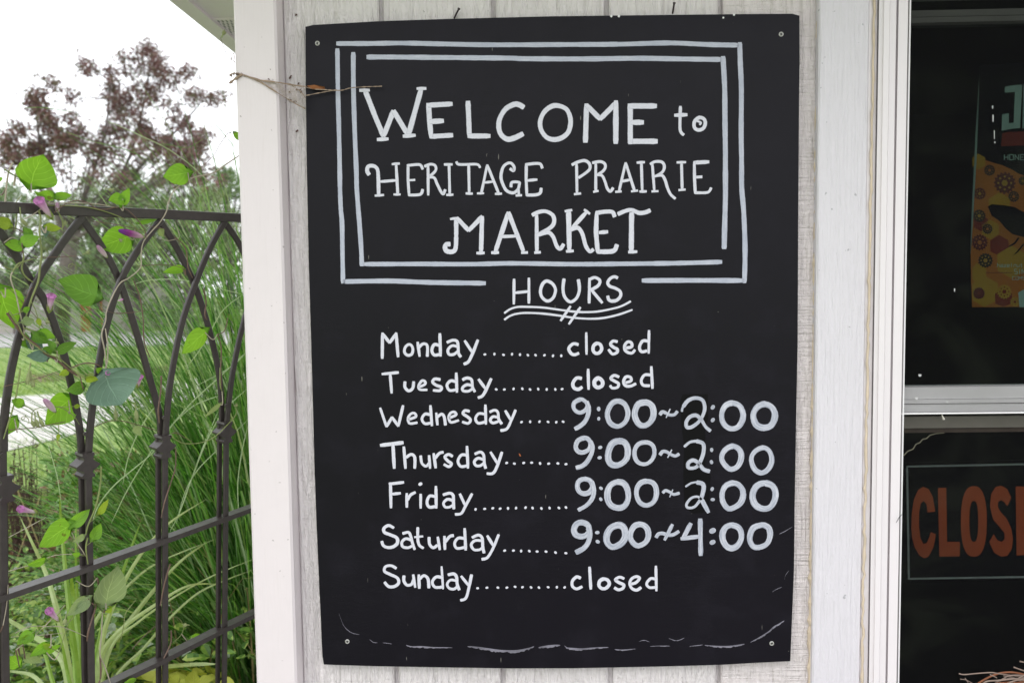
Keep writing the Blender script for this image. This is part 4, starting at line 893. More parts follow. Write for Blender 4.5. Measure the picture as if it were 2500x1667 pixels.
# ------------------------------------------------------------------ MORNING GLORY VINE
VP_ = {'1': (0, 0), '2': (0, 400), '3': (0, 800), '4': (0, 1167)}
def vpx(s_):
    o = VP_[s_[0]]; return [(o[0]+float(a.split(',')[0])/3.1357, o[1]+float(a.split(',')[1])/3.1357) for a in s_[1:].split()]
M_stem = m_plain('vine_stem_brown', (.15, .095, .07), .55, .4, var=.35, scale=60); M_stem2 = m_plain('vine_stem_green', (.20, .24, .08), .5, .4, var=.3, scale=60); M_stem3 = m_plain('vine_stem_pale', (.38, .34, .26), .6, .3, var=.3, scale=60)
vine = empty('morning_glory', (fo.x-.05, fo.y, 0), 'morning glory vine with heart-shaped leaves and pink purple buds winding over the iron trellis', 'vine')
ALLP = []
STEMS = [(M_stem3, 16, "2100,170 110,80 150,20 180,-20", .004), (M_stem3, 13, "240,300 45,240 60,120 70,40 100,-10", .0), (M_stem2, 12, "20,40 60,80 130,110 180,170", .012), (M_stem3, 9, "2150,420 230,380 330,300 380,250 470,262", .014), (M_stem3, 8, "20,600 60,560 110,590 140,640", .012), (M_stem2, 9, "20,780 50,800 100,790 140,740", .012), (M_stem, 8, "20,400 60,470 110,500 180,525 240,510", .01), (M_stem3, 9, "11820,1175 1700,1260 1600,1325 1440,1360 1340,1420 1280,1480 1255,1568", .012), (M_stem3, 9, "21255,290 1240,360 1200,440 1120,520 1060,600 1045,700 1040,790 960,870 890,905 830,1000 790,1120 780,1200 750,1300 770,1420 785,1568", .012),
 (M_stem3, 10, "3780,0 795,130 790,250 765,320", .012), (M_stem, 5, "11440,1350 1600,1200 1660,1100 1720,1020 1790,1020", .01), (M_stem, 4, "11795,495 1720,430 1680,360 1665,290", .01), (M_stem, 8, "2370,370 470,300 560,280 640,300 700,340 770,345 850,330 920,345 1000,410 1060,500 1080,570", .016),
 (M_stem2, 9, "2300,315 600,325 820,380 960,450 1040,530", .014), (M_stem3, 8, "2250,300 650,300 860,335", .014), (M_stem2, 14, "2260,350 275,420 265,500 265,560 280,680 270,800 250,900 200,1040 150,1200", .014),
 (M_stem, 20, "20,1130 60,1220 130,1300 230,1380 290,1440 370,1480 470,1560 530,1600", .022), (M_stem2, 9, "20,1110 70,1215 120,1310 225,1395 300,1440 380,1470 480,1550 540,1610", .028), (M_stem, 10, "3500,300 600,265 680,265 750,295", .014), (M_stem2, 13, "2130,640 150,700 140,800 170,860 220,900", .012),
 (M_stem, 9, "21310,560 1380,620 1400,700 1410,790 1445,870", .011), (M_stem, 10, "21530,950 1550,1050 1545,1150 1560,1190", .011), (M_stem, 10, "21640,1300 1670,1400 1660,1568 1668,1650 1665,1700", .011), (M_stem2, 10, "31660,300 1655,430 1675,480", .011),
 (M_stem, 9, "2990,890 1040,1020 1060,1180 1070,1350 1110,1470", .012), (M_stem, 12, "31205,360 1200,500 1185,620 1195,720", .012), (M_stem2, 8, "31280,810 1300,840 1380,875 1500,870 1600,830 1700,740 1770,650 1760,600", .014), (M_stem, 6, "31280,800 1320,795 1380,830 1440,862", .014),
 (M_stem, 6, "3700,750 800,710 900,705 1050,740 1190,785", .01), (M_stem, 9, "31315,910 1310,1050 1280,1180 1230,1320 1200,1440", .012), (M_stem, 11, "41275,640 1230,800 1200,960", .012), (M_stem, 11, "41280,1150 1280,1250 1220,1360", .012), (M_stem2, 13, "3740,1050 740,1180 700,1350 645,1500 632,1568", .012),
 (M_stem2, 11, "4640,440 625,520 640,640", .012), (M_stem, 13, "4720,750 730,870 700,1000 645,1150 640,1230", .012), (M_stem3, 9, "4760,930 750,1200 735,1330 780,1430 820,1568", .012), (M_stem, 13, "4740,1340 745,1500 715,1568", .012), (M_stem2, 11, "3130,300 100,480 60,640 0,840", .012), (M_stem3, 7, "40,1110 30,960 35,800", .01),
 (M_stem, 6, "2240,715 440,710 600,700", .008), (M_stem, 5, "21030,780 1200,770 1330,780 1400,810", .008), (M_stem, 6, "30,440 150,410 300,370 440,320", .01), (M_stem, 7, "340,770 250,755 400,725 480,710", .01), (M_stem2, 6, "3210,650 260,610 350,600 430,600 520,650 580,730", .01),
 (M_stem3, 6, "440,440 180,370 330,290", .01), (M_stem3, 6, "440,700 200,650 400,580 620,570", .01), (M_stem3, 6, "490,1170 200,1120 340,1120 470,1130 640,1200", .01), (M_stem3, 5, "460,1200 250,1190 460,1170", .01), (M_stem3, 7, "4500,350 550,460 600,540 635,590", .012), (M_stem3, 8, "4100,1300 300,1140 480,960", .008),
 (M_stem, 5, "20,940 60,960 160,1060 260,1170 330,1280 390,1350", .008), (M_stem, 5, "2120,1150 200,970 240,940", .008), (M_stem3, 10, "260,820 50,880 90,1000 110,1120 150,1260", .014), (M_stem2, 10, "260,820 100,760 160,740 220,720", .013), (M_stem, 6, "2690,440 850,460 990,490 1080,510", .01), (M_stem, 5, "21080,470 1200,490 1245,495", .01),
 (M_stem, 5, "2760,1130 720,1060 700,1020", .01), (M_stem, 5, "2600,1170 650,1120 740,1110 860,1140 940,1140", .01), (M_stem, 5, "2880,1140 1000,1135 1100,1120", .006), (M_stem2, 8, "2390,300 400,350 430,430 437,510", .016), (M_stem, 5, "2170,230 165,290", .014), (M_stem2, 9, "2105,500 115,400 110,300 160,240", .004), (M_stem2, 8, "240,480 120,520 200,525 260,500", .01),
 (M_stem3, 5, "21190,560 1250,585 1330,570 1345,540 1310,440", .012), (M_stem, 5, "21460,120 1480,190 1520,250", .004), (M_stem2, 6, "4430,1350 500,1120 530,1050", .006), (M_stem, 5, "41130,1370 1210,1280 1450,1060", -.05), (M_stem2, 6, "41070,1310 1090,1180 1110,1100 1180,1000", -.06), (M_stem2, 5, "41440,1120 1490,1130 1520,1190 1500,1260 1440,1320", -.05)]
rr = random.Random(3)
for m_, wz, q, off in STEMS:
    px = vpx(q); pts = smooth_pts([PF(x, y)+fn*(off+rr.uniform(-.002, .002)) for x, y in px], 6)
    ALLP += pts; d0 = fence_depth(*px[0]); r_ = wz/3.1357/FPX*d0*.5*1.05
    mb = MB(); mb.tube(pts, [r_*rr.uniform(.85, 1.12)*(1 if i < len(pts)-3 else .7) for i in range(len(pts))], 7); mb.build('stem', m_, vine, smooth=True)
G1, G2, G3 = (.16, .38, .03), (.24, .50, .05), (.21, .36, .05)
M_lf = m_leaf('vine_leaf_bright', [G1, G2], trans=.5, veins=True, spots=True); M_lfy = m_leaf('vine_leaf_yellow_green', [(.28, .44, .04), (.34, .48, .06)], trans=.5, veins=True)
M_lfb = m_leaf('vine_leaf_blue_green', [(.13, .23, .165), (.17, .28, .20)], trans=.12, veins=True, rough=.55, tcol=(1, 1.1, .8)); M_lfd = m_leaf('vine_leaf_dark', [(.10, .25, .03), (.15, .33, .045)], trans=.35, veins=True)
M_lfs = m_leaf('vine_leaf_spotted', [G1, G2], trans=.5, veins=True, spots=True); M_lfp = m_leaf('vine_leaf_pale', [(.24, .34, .14), (.30, .40, .2)], trans=.4, veins=True)
def heart(mb, base, tip, width, nrm, cup=.12, tilt=0, lobe=.22, curl=0):
    """heart-shaped blade from petiole notch (base) to tip"""
    ax = tip-base; Lh = ax.length; ax.normalize(); sd = ax.cross(nrm).normalized(); nr = sd.cross(ax).normalized()
    nu, nv = 8, 12
    def pt(u, v):                                           # u -1..1 across, v 0..1 along
        # outline: lobes rise behind the notch
        tt = v; hw = math.sin(min(1, (tt*1.0+.0))**.62*math.pi)**.85*.5 if 0 < tt < 1 else 0
        hw = .5*(math.sin(math.pi*tt**.58)**.8 if 0 < tt < 1 else 0)*(1 if tt < .75 else 1-.25*((tt-.75)/.25))
        y = tt*(1+lobe)-lobe*(abs(u)**.6 if False else 1)
        back = lobe*(1-abs(abs(u)-.55)/.55)                 # lobes extend furthest at mid half-width
        y = tt-(1-tt)**3*back*1.25
        z = cup*(abs(u)**1.5)*hw*2-.10*math.sin(tt*math.pi)*.5+curl*tt*tt+.015*math.sin(tt*14+u*4)
        z += tilt*u*hw
        return base+ax*(y*Lh)+sd*(u*hw*width)+nr*(z*width)
    for j in range(nv):
        for i in range(nu):
            u0_, u1_, v0, v1 = -1+2*i/nu, -1+2*(i+1)/nu, j/nv, (j+1)/nv
            mb.face([pt(u0_, v0), pt(u1_, v0), pt(u1_, v1), pt(u0_, v1)], [(.5+u*.5*(1), v) for u, v in ((u0_, v0), (u1_, v0), (u1_, v1), (u0_, v1))])
def rdir_(g):
    return Vector((g.uniform(-1, 1), g.uniform(-1, 1), g.uniform(-1, 1)))
LEAVES = [(M_lfs, "1175,1400 240,1178", 345, .02), (M_lf, "11375,1320 1182,1350", 160, .02), (M_lf, "1880,1520 772,1530", 105, .018), (M_lf, "1875,1560 915,1435", 80, .018), (M_lf, "1370,1500 218,1478", 80, .012), (M_lf, "1378,1505 485,1488", 68, .012),
 (M_lfy, "2308,475 428,492", 66, .014), (M_lf, "2115,600 232,548", 100, .016), (M_lf, "2115,620 -30,610", 100, .016), (M_lf, "21000,560 752,640", 210, -.01), (M_lfd, "2700,1005 425,885", 245, .006), (M_lfd, "2390,1420 560,1358", 90, .014), (M_lfb, "2300,1455 115,1450", 95, .02), (M_lfd, "2300,1440 400,1400", 80, .01),
 (M_lf, "220,980 120,1260", 290, -.01), (M_lfb, "3730,350 822,562", 440, .026), (M_lfd, "3600,440 476,470", 110, .01), (M_lf, "3545,560 330,740", 260, -.012), (M_lf, "3120,700 30,840", 110, -.008), (M_lf, "21570,1290 1402,1458", 170, -.004), (M_lf, "21405,800 1232,830", 68, -.006), (M_lfp, "31665,580 1527,676", 42, .004),
 (M_lf, "4490,345 240,500", 215, .012), (M_lf, "4510,345 640,215", 95, .012), (M_lfp, "4760,930 850,640", 265, .016), (M_lf, "4745,955 880,915", 70, .014), (M_lfp, "4640,905 478,1035", 110, .01), (M_lf, "4350,1265 212,1355", 80, .0), (M_lfp, "4150,1310 195,1400", 75, -.01), (M_lfp, "4200,1370 325,1405", 75, -.01),
 (M_lf, "4160,1440 52,1365", 100, -.01), (M_lf, "4370,1340 480,1280", 60, -.01), (M_lf, "41575,1270 1645,1260", 66, -.05), (M_lfp, "21210,500 1250,560", 60, .0), (M_lf, "21040,450 1165,422", 34, .006), (M_lf, "11785,1020 1830,1085", 60, .0), (M_lfb, "2200,1350 300,1400", 110, .004), (M_lfd, "2150,1310 250,1420", 90, -.004),
 (M_lfb, "2335,475 320,560", 56, .0), (M_lf, "2-20,180 -60,120", 200, -.02), (M_lfd, "21740,1150 1745,1200", 44, .0), (M_lf, "21380,70 1420,60", 40, .012), (M_lfd, "4595,790 690,745", 60, -.01), (M_lf, "11360,1335 1420,1310", 50, .01), (M_lf, "4-30,1150 40,1080", 80, -.02)]
for m_, q, wz, off in LEAVES:
    (x0, y0), (x1, y1) = vpx(q); dep = fence_depth(x0, y0)
    nr_ = (fn+Vector((rr.uniform(-.25, .25), 0, rr.uniform(-.1, .45)))).normalized()
    a = PF(x0, y0)+fn*(off+.004); b = PF(x1, y1)+fn*(off+.004+rr.uniform(-.006, .01)); w_ = wz/3.1357/FPX*dep
    mb = MB(); heart(mb, a, b, w_, nr_, cup=rr.uniform(-.05, .2), curl=rr.uniform(-.12, .12), tilt=rr.uniform(-.2, .2)); mb.build('leaf', m_, vine, smooth=True, weld=True)
    nb = min(ALLP, key=lambda p: (p-a).length)
    if .008 < (nb-a).length < .16:
        mb = MB(); mid_ = a.lerp(nb, .5)+Vector((0, 0, -.012))+fn*.004; mb.tube(smooth_pts([a, mid_, nb], 6), .00095, 6); mb.build('petiole', M_stem if rr.random() < .5 else M_stem3, vine, smooth=True)
for k in range(80):
    p = rr.choice(ALLP); q_ = p-CAM; x_ = q_.dot(rt)/q_.dot(fw)*FPX+1250; y_ = 833.5-q_.dot(up)/q_.dot(fw)*FPX
    if x_ > 330 or (y_ < 950 and rr.random() < .6): continue
    d = (e1*rr.uniform(-1, 1)+Vector((0, 0, rr.uniform(-1, .5)))).normalized(); a = p+d*rr.uniform(.008, .03)+fn*.006; Lf = rr.uniform(.010, .030)
    mb = MB(); heart(mb, a, a+d*Lf, Lf*rr.uniform(.6, .9), (fn+rdir_(rr)*.6).normalized(), cup=.15, curl=rr.uniform(-.15, .15)); mb.build('leaf', rr.choice([M_lf, M_lf, M_lfy, M_lfp, M_lfd]), vine, smooth=True, weld=True)
    mb = MB(); mb.tube([p, p.lerp(a, .5)+fn*.003, a], .0007, 5); mb.build('petiole', M_stem2, vine, smooth=True)
# flowers: rolled trumpets and buds
def m_flower(name, c0, c1, c2):
    t = NT(name); uv = t.n('TexCoord').outputs['UV']; sx = t.n('SeparateXYZ'); t.l(uv, sx.inputs[0])
    c = t.ramp(sx.outputs[1], [(.15, c0), (.62, c1), (1, c2)])
    st = t.ramp(t.math('FRACT', t.math('ADD', t.math('MULTIPLY', sx.outputs[0], 5), t.math('MULTIPLY', sx.outputs[1], 1.2))), [(.1, 1), (.3, .55), (.7, 1)])
    c = t.mix(t.math('MULTIPLY', sx.outputs[1], .8), c, t.mix(1.0, c, st, 'MULTIPLY')); t.base(c); t.set(.5, .3)
    tr = t.n('BsdfTranslucent'); mx = t.n('MixShader'); mx.inputs[0].default_value = .35; t.l(c, tr.inputs['Color'])
    t.l(t.b.outputs[0], mx.inputs[1]); t.l(tr.outputs[0], mx.inputs[2]); t.l(mx.outputs[0], t.out.inputs['Surface']); return t.m
M_f1 = m_flower('petal_pink', (.80, .70, .72), (.76, .50, .68), (.62, .22, .56)); M_f2 = m_flower('petal_deep_purple', (.75, .55, .62), (.36, .06, .30), (.22, .06, .38)); M_f3 = m_flower('petal_pale', (.78, .72, .68), (.74, .56, .64), (.62, .36, .55))
M_cal = m_leaf('calyx', [(.26, .40, .08), (.38, .48, .16)], trans=.3)
FL = [(M_f1, "2330,400 200,262", 95, 1), (M_f2, "21035,552 818,500", 62, 0), (M_f1, "2322,1105 305,985", 80, 1), (M_f1, "31000,430 978,345", 74, 1), (M_f3, "3405,635 290,530", 56, 0), (M_f1, "3215,1385 60,1345", 68, 1), (M_f1, "4392,1055 285,960", 72, 1), (M_f1, "3745,350 740,322", 44, 1), (M_f3, "1395,1510 310,1400", 60, 1), (M_f3, "2800,710 695,618", 44, 0), (M_f3, "2425,380 390,290", 40, 0), (M_f1, "2845,1040 855,1020", 20, 0)]
for m_, q, wz, openf in FL:
    (x0, y0), (x1, y1) = vpx(q); dep = fence_depth(x0, y0); off = .022 if m_ is not M_f3 else .006
    a = PF(x0, y0)+fn*off; b = PF(x1, y1)+fn*(off+.012); ax = (b-a); Lf = ax.length; ax.normalize(); s1 = ax.cross(fn).normalized(); s2 = s1.cross(ax)
    R_ = wz/3.1357/FPX*dep*.5; mb = MB(); nr, nl = 20, 12
    def prof(v):
        if openf: return R_*(.28+.42*v+.32*v**6) if v < .93 else R_*(.98-.35*((v-.93)/.07)**2)
        return R_*(.35+1.5*v*(1-v)+.45*v*(1-v)) if v < .97 else R_*.12
    g = {}
    for j in range(nl+1):
        v = j/nl
        for i in range(nr+1):
            a_ = i*2*math.pi/nr+v*1.2; ra = prof(v)*(1+.10*v*math.sin(5*a_))
            g[i, j] = a+ax*(Lf*v)+(s1*math.cos(a_)+s2*math.sin(a_))*ra
    for j in range(nl):
        for i in range(nr): mb.face([g[i, j], g[i+1, j], g[i+1, j+1], g[i, j+1]], [(i/nr, j/nl), ((i+1)/nr, j/nl), ((i+1)/nr, (j+1)/nl), (i/nr, (j+1)/nl)])
    fl = mb.build('flower', m_, vine, smooth=True)
    mb = MB()
    for k in range(5):
        a_ = k*2*math.pi/5; dd = s1*math.cos(a_)+s2*math.sin(a_); t2 = ax.cross(dd)
        p0 = a-ax*R_*.9; mb.face([p0, a+dd*R_*.42+t2*R_*.28, a+ax*R_*1.3+dd*R_*.62, a+dd*R_*.42-t2*R_*.28])
    mb.build('calyx', M_cal, fl)
M_pod = m_plain('seed_pod', (.26, .30, .13), .6, .3, var=.35, scale=80); M_podst = m_plain('pod_stalk', (.05, .09, .07), .5)
PODS = ["3205,260 190,330 180,420", "3205,320 215,400 225,440", "3215,640 212,700 235,745", "3235,635 240,690 262,745", "3255,630 275,690 300,740", "3850,560 853,620 858,690", "31000,560 1010,620 1018,700", "2600,690 630,680 650,670", "2265,1250 275,1230 280,1215", "4480,1020 470,1060 465,1100", "2330,1170 330,1190 335,1215", "2440,500 455,470 470,440", "2120,330 130,420 170,470", "21300,20 1340,40 1370,60", "11665,290 1675,270 1688,245", "2400,1330 402,1350 405,1370", "31770,590 1780,595 1775,580", "2880,570 885,580 900,585", "41420,1110 1400,1105 1380,1110", "1770,1440 800,1450 830,1455", "21500,230 1520,210 1525,180"]
for q in PODS:
    px = vpx(q); dep = fence_depth(*px[0]); pts = [PF(x, y)+fn*.012 for x, y in px]; u_ = 1/3.1357/FPX*dep
    mb = MB(); mb.tube(pts[:2], 5*u_, 6); mb.tube([pts[1], pts[1].lerp(pts[2], .3), pts[1].lerp(pts[2], .7), pts[2]], [6*u_, 14*u_, 15*u_, 8*u_], 8)
    d_ = (pts[2]-pts[1]).normalized(); s1 = d_.cross(fn).normalized()
    for k in range(5):
        a_ = k*1.256; dd = s1*math.cos(a_)+fn*math.sin(a_); mb.face([pts[2]-d_*10*u_+dd*12*u_, pts[2]+dd*20*u_+d_*14*u_, pts[2]-d_*2*u_+dd*9*u_+d_.cross(dd)*6*u_])
    mb.build('seed_pod', M_pod, vine)
mb = MB()                                                # curly tendrils
for (x, y, r_) in ((45, 1010, 9), (62, 455, 7), (90, 600, 8), (500, 640, 6), (160, 640, 9), (305, 1010, 7), (530, 470, 8), (120, 1370, 9)):
    pts = [PF(x+r_*math.cos(a)*(1-a/14)+a*1.5, y+r_*math.sin(a)*(1-a/14)+a*2)+fn*(.01+a*.0006) for a in [k*.4 for k in range(24)]]; mb.tube(pts, .0006, 4)
tag(mb.build('tendril', M_stem2, vine), kind='stuff')

# ------------------------------------------------------------------ ORNAMENTAL GRASS (a tall fountain beside the house)
M_gr = m_leaf('grass_blade', [(.015, .07, .008), (.04, .17, .018), (.08, .27, .03), (.15, .40, .06), (.34, .54, .26), (.22, .34, .08)], rough=.3, trans=.4, stripe=True)
M_gr2 = m_leaf('grass_blade_pale', [(.36, .50, .26), (.45, .58, .38)], rough=.4, trans=.3, stripe=True)
M_dry = m_plain('dry_blade', (.35, .28, .14), .8, .2, var=.4)
gc = PD(655, 1500, 2.75); GC = Vector((gc.x, gc.y+.15, 0))
gs_ = empty('ornamental_grass', GC, 'tall fountain-like clump of green ornamental grass beside the corner post', 'ornamental grass')
def blade(mb, base, az, Lb, lean, droop, w0_, n=11, tw=.0):
    """arching blade: starts nearly upright, bends over with its own weight"""
    pts = []; sd = []; wd = []; nr = []; p = base.copy(); el = math.pi/2-lean; hd = Vector((math.cos(az), math.sin(az), 0)); st = Lb/n; s0 = Vector((-math.sin(az), math.cos(az), 0))
    for i in range(n+1):
        t_ = i/n; pts.append(p.copy()); d = hd*math.cos(el)+Vector((0, 0, math.sin(el)))
        s_ = (s0*math.cos(tw*t_*3)+d.cross(s0)*math.sin(tw*t_*3)); sd.append(s_); nr.append(s_.cross(d)); wd.append(w0_*(.7+.3*math.sin(min(1, t_*2.2)*math.pi*.5))*(1-t_**2.2)+.0004)
        p = p+d*st; el -= droop*(t_**1.3)*2.2/n*1.0
    mb.ribbon(pts, wd, sd, fold=.16, nrm=nr)
    return pts
rr = random.Random(21)
def clump(n, mb, rad=.22, Lr=(1.0, 2.05), wr=(.006, .012)):
    for _ in range(n):
        az = rr.uniform(0, 2*math.pi); r_ = rad*math.sqrt(rr.random()); b = GC+Vector((math.cos(az)*r_, math.sin(az)*r_, 0)); a2 = az+rr.gauss(0, .6)
        ln = abs(rr.gauss(0, .24))+.02
        if rr.random() < .35: a2 = math.pi+rr.gauss(0, .7)      # grows out to the light, away from the wall
        Lb = rr.uniform(*Lr)*(1.08-.62*min(1, ln)); blade(mb, b, a2, Lb, ln, rr.uniform(.5, 1.7), rr.uniform(*wr), tw=rr.uniform(-.5, .5))
mb = MB(); clump(1500, mb, .19, (.9, 1.9)); clump(900, mb, .26, (.4, .95))
for _ in range(240):
    b = GC+Vector((rr.uniform(-.25, .1), rr.uniform(-.25, .2), rr.uniform(0, .25))); blade(mb, b, math.pi+rr.gauss(0, .75), rr.uniform(.7, 1.35), rr.uniform(.5, 1.05), rr.uniform(.4, 1.3), rr.uniform(.006, .011), tw=rr.uniform(-.5, .5))
tag(mb.build('blade_mass', M_gr, gs_), kind='stuff')
for k in range(150):
    mb = MB(); clump(1, mb, .25, (1.5, 2.15), (.007, .011)); mb.build('blade', M_gr if k % 3 else M_gr2, gs_)
mb = MB()                                                # the tallest shoots rise beside the corner board
for _ in range(120):
    b = GC+Vector((rr.uniform(-.12, .18), rr.uniform(-.2, .2), 0)); blade(mb, b, math.pi+rr.gauss(0, 1.2), rr.uniform(1.9, 2.35), rr.uniform(.02, .12), rr.uniform(.6, 1.5), rr.uniform(.006, .010), 13, tw=rr.uniform(-.5, .5))
tag(mb.build('blade_mass', M_gr, gs_), kind='stuff')
# finer, nearly horizontal sprays that hang out over the bed to the left
mb = MB()
for _ in range(170):
    b = GC+Vector((rr.uniform(-.3, .1), rr.uniform(-.2, .3), 0)); a2 = math.pi+rr.gauss(0, .35)
    blade(mb, b, a2, rr.uniform(1.5, 2.3), rr.uniform(.08, .34), rr.uniform(1.3, 2.1), rr.uniform(.0035, .006), 14, tw=rr.uniform(-.4, .4))
tag(mb.build('blade_mass', M_gr, gs_), kind='stuff')
mb = MB()
for _ in range(260):
    b = GC+Vector((rr.uniform(-.3, .2), rr.uniform(-.25, .25), 0)); a2 = rr.uniform(0, 6.3); blade(mb, b, a2, rr.uniform(.5, 1.2), rr.uniform(.1, .6), rr.uniform(.4, 2), .006, 6)
tag(mb.build('dry_blade', M_dry, gs_), kind='stuff')
# individually placed pale blades in front of the clump
PB = [(10, "31880,190 1700,360 1480,560 1290,780 1150,980", 2.1), (9, "31890,470 1720,630 1590,850 1480,1120 1380,1400 1300,1560", 2.0), (8, "31240,560 1150,650 1050,820 980,1000 940,1200", 2.0), (9, "31190,940 1060,1050 880,1200 760,1350 700,1500", 1.9), (7, "31200,880 1070,1080 960,1270 850,1500", 1.95), (8, "31895,760 1850,960 1820,1200 1830,1450", 2.0),
 (7, "31900,700 1700,900 1520,1080 1420,1250 1350,1500", 2.05), (6, "3360,870 400,1000 440,1150 470,1350", 1.9), (8, "31670,640 1560,900 1470,1150", 2.1), (7, "31680,520 1480,600 1280,780", 2.1), (7, "21860,1000 1700,1130 1560,1380 1420,1568", 2.0), (6, "21880,1450 1760,1560 1500,1700", 2.1), (6, "21000,930 1150,890 1400,890 1700,960 1860,1000", 1.95),
 (6, "1830,935 900,960 1100,1050 1300,1150 1500,1300 1700,1500", 2.0), (5, "11590,900 1700,1010 1820,1160", 2.0), (5, "1190,825 330,825 470,845 560,860", 1.9), (5, "1480,1000 700,1080 1000,1160 1200,1280", 2.2), (4, "11560,1060 1440,1130 1300,1110 1200,1100", 2.2), (5, "21880,1100 1640,1090 1400,1110 1100,1140 900,1200", 2.3), (5, "31900,230 1700,230 1450,310 1290,430", 2.0)]
for wz, q, dep in PB:
    px = vpx(q); pts = smooth_pts([PD(x, y, dep) for x, y in px], 6); n = len(pts); d_ = [(pts[min(n-1, i+1)]-pts[max(0, i-1)]).normalized() for i in range(n)]; vw = (pts[0]-CAM).normalized()
    sd = [x_.cross(vw).normalized() for x_ in d_]; w_ = wz/3.1357/FPX*dep
    mb = MB(); mb.ribbon(pts, [w_*(1-.75*abs(i/(n-1)*2-1)**3) for i in range(n)], sd, fold=.2, nrm=[s_.cross(x_) for s_, x_ in zip(sd, d_)]); mb.build('blade', M_gr2 if wz > 5 else M_gr, gs_)

# ------------------------------------------------------------------ STRAP-LEAVED PLANT AND LOW PLANTS
M_iris = m_leaf('iris_leaf', [(.20, .36, .05), (.28, .44, .09)], rough=.4, trans=.4); M_iris2 = m_leaf('iris_leaf_pale', [(.38, .50, .20), (.46, .56, .28)], rough=.45, trans=.35)
ib = PG(215, 1790); ir = empty('iris_plant', PD(215, 1790, 2.0), 'clump of long pale green sword leaves behind the left of the trellis', 'plant')
ir.location.z = 0
IR = [(M_iris, 62, 8, "4620,1800 580,1400 530,1000 490,600 465,300 455,130"), (M_iris, 40, 6, "4660,1800 610,1300 590,900 580,500 590,150"), (M_iris2, 60, 10, "4580,1800 500,1300 420,950 340,700 240,480 150,290"), (M_iris2, 66, 14, "4540,1800 480,1400 250,1200 40,1070 -150,980"), (M_iris2, 46, 8, "4500,1900 300,1550 120,1480 -80,1480"), (M_iris, 60, 30, "4650,1800 620,1500 600,1200 560,900 540,700"),
 (M_iris2, 55, 8, "4690,1800 760,1400 900,1180 1200,960 1450,820 1680,810"), (M_iris2, 60, 10, "4700,1850 800,1350 1000,1080 1200,830 1400,620 1600,480"), (M_iris2, 52, 8, "4700,1850 780,1250 900,900 1080,580 1300,340 1580,160"), (M_iris, 60, 8, "4690,1850 740,1400 850,1000 980,600 1095,290"), (M_iris2, 50, 6, "4640,1800 660,1300 760,1050 950,850 1200,650 1640,470"), (M_iris2, 34, 7, "4720,1850 900,1500 1100,1300 1280,1090 1500,890 1700,790 1935,700"),
 (M_iris2, 30, 6, "4720,1850 850,1300 1060,1100 1300,930 1600,760 1935,620"), (M_iris2, 50, 30, "4760,1750 1000,1500 1200,1450 1450,1425 1680,1420"), (M_iris, 44, 6, "4560,1800 420,1600 330,1320 200,1260 60,1240"), (M_iris, 60, 20, "4630,1850 640,1550 650,1250 640,1050"), (M_iris, 40, 6, "4600,1850 520,1500 470,1250 400,1050"), (M_iris, 34, 6, "4700,1850 700,1500 760,1200 800,960"), (M_iris, 50, 12, "4660,1850 590,1650 560,1350 520,1200"), (M_iris, 40, 8, "4700,1900 750,1600 880,1400 1010,1250 1200,1150")]
for m_, w0_, w1_, q in IR:
    dep = 1.95+rr.uniform(-.12, .25); px = vpx(q); n0 = len(px); pts = smooth_pts([PD(x, y, dep+.25*(i/n0)*rr.uniform(.2, 1)) for i, (x, y) in enumerate(px)], 7); n = len(pts)
    d_ = [(pts[min(n-1, i+1)]-pts[max(0, i-1)]).normalized() for i in range(n)]; vw = (pts[n//2]-CAM).normalized(); sd = [x_.cross(vw).normalized() for x_ in d_]; u_ = dep/3.1357/FPX*.8
    mb = MB(); mb.ribbon(pts, [max(.0008, u_*(w0_+(w1_-w0_)*(i/(n-1))**1.4)*(1 if i < n-4 else (n-1-i)/4)) for i in range(n)], sd, fold=.14, nrm=[s_.cross(x_) for s_, x_ in zip(sd, d_)]); mb.build('leaf', m_, ir)
def simple_leaf(mb, c, d, nrm, Lf, wf):
    s_ = d.cross(nrm).normalized(); k = [(0, 0), (.25, .42), (.55, .5), (.8, .28), (1, 0)]
    m_ = [c+d*(Lf*t_)+nrm*(Lf*.08*math.sin(t_*3.1)) for t_, _ in k]
    for i in range(4):
        a0, a1 = k[i][1]*wf, k[i+1][1]*wf; up_ = nrm*wf*.12
        for sg in (-1, 1):
            q = [m_[i], m_[i+1], m_[i+1]+s_*a1*sg+up_*(a1 > 0), m_[i]+s_*a0*sg+up_*(a0 > 0)]
            mb.face(q if sg > 0 else q[::-1], [(.5, k[i][0]), (.5, k[i+1][0]), (.5+.5*sg*k[i+1][1], k[i+1][0]), (.5+.5*sg*k[i][1], k[i][0])])
def rdir(zmin=-.3, zmax=.8):
    a_ = rr.uniform(0, 6.283); z = rr.uniform(zmin, zmax); h = math.sqrt(max(0, 1-z*z)); return Vector((math.cos(a_)*h, math.sin(a_)*h, z))
M_gc = m_leaf('groundcover_leaf', [(.05, .13, .02), (.10, .22, .03), (.20, .34, .05), (.38, .48, .12)], trans=.3)
M_gc2 = m_leaf('groundcover_leaf_grey', [(.25, .33, .22), (.36, .44, .33)], trans=.2)
mb, m2 = MB(), MB()
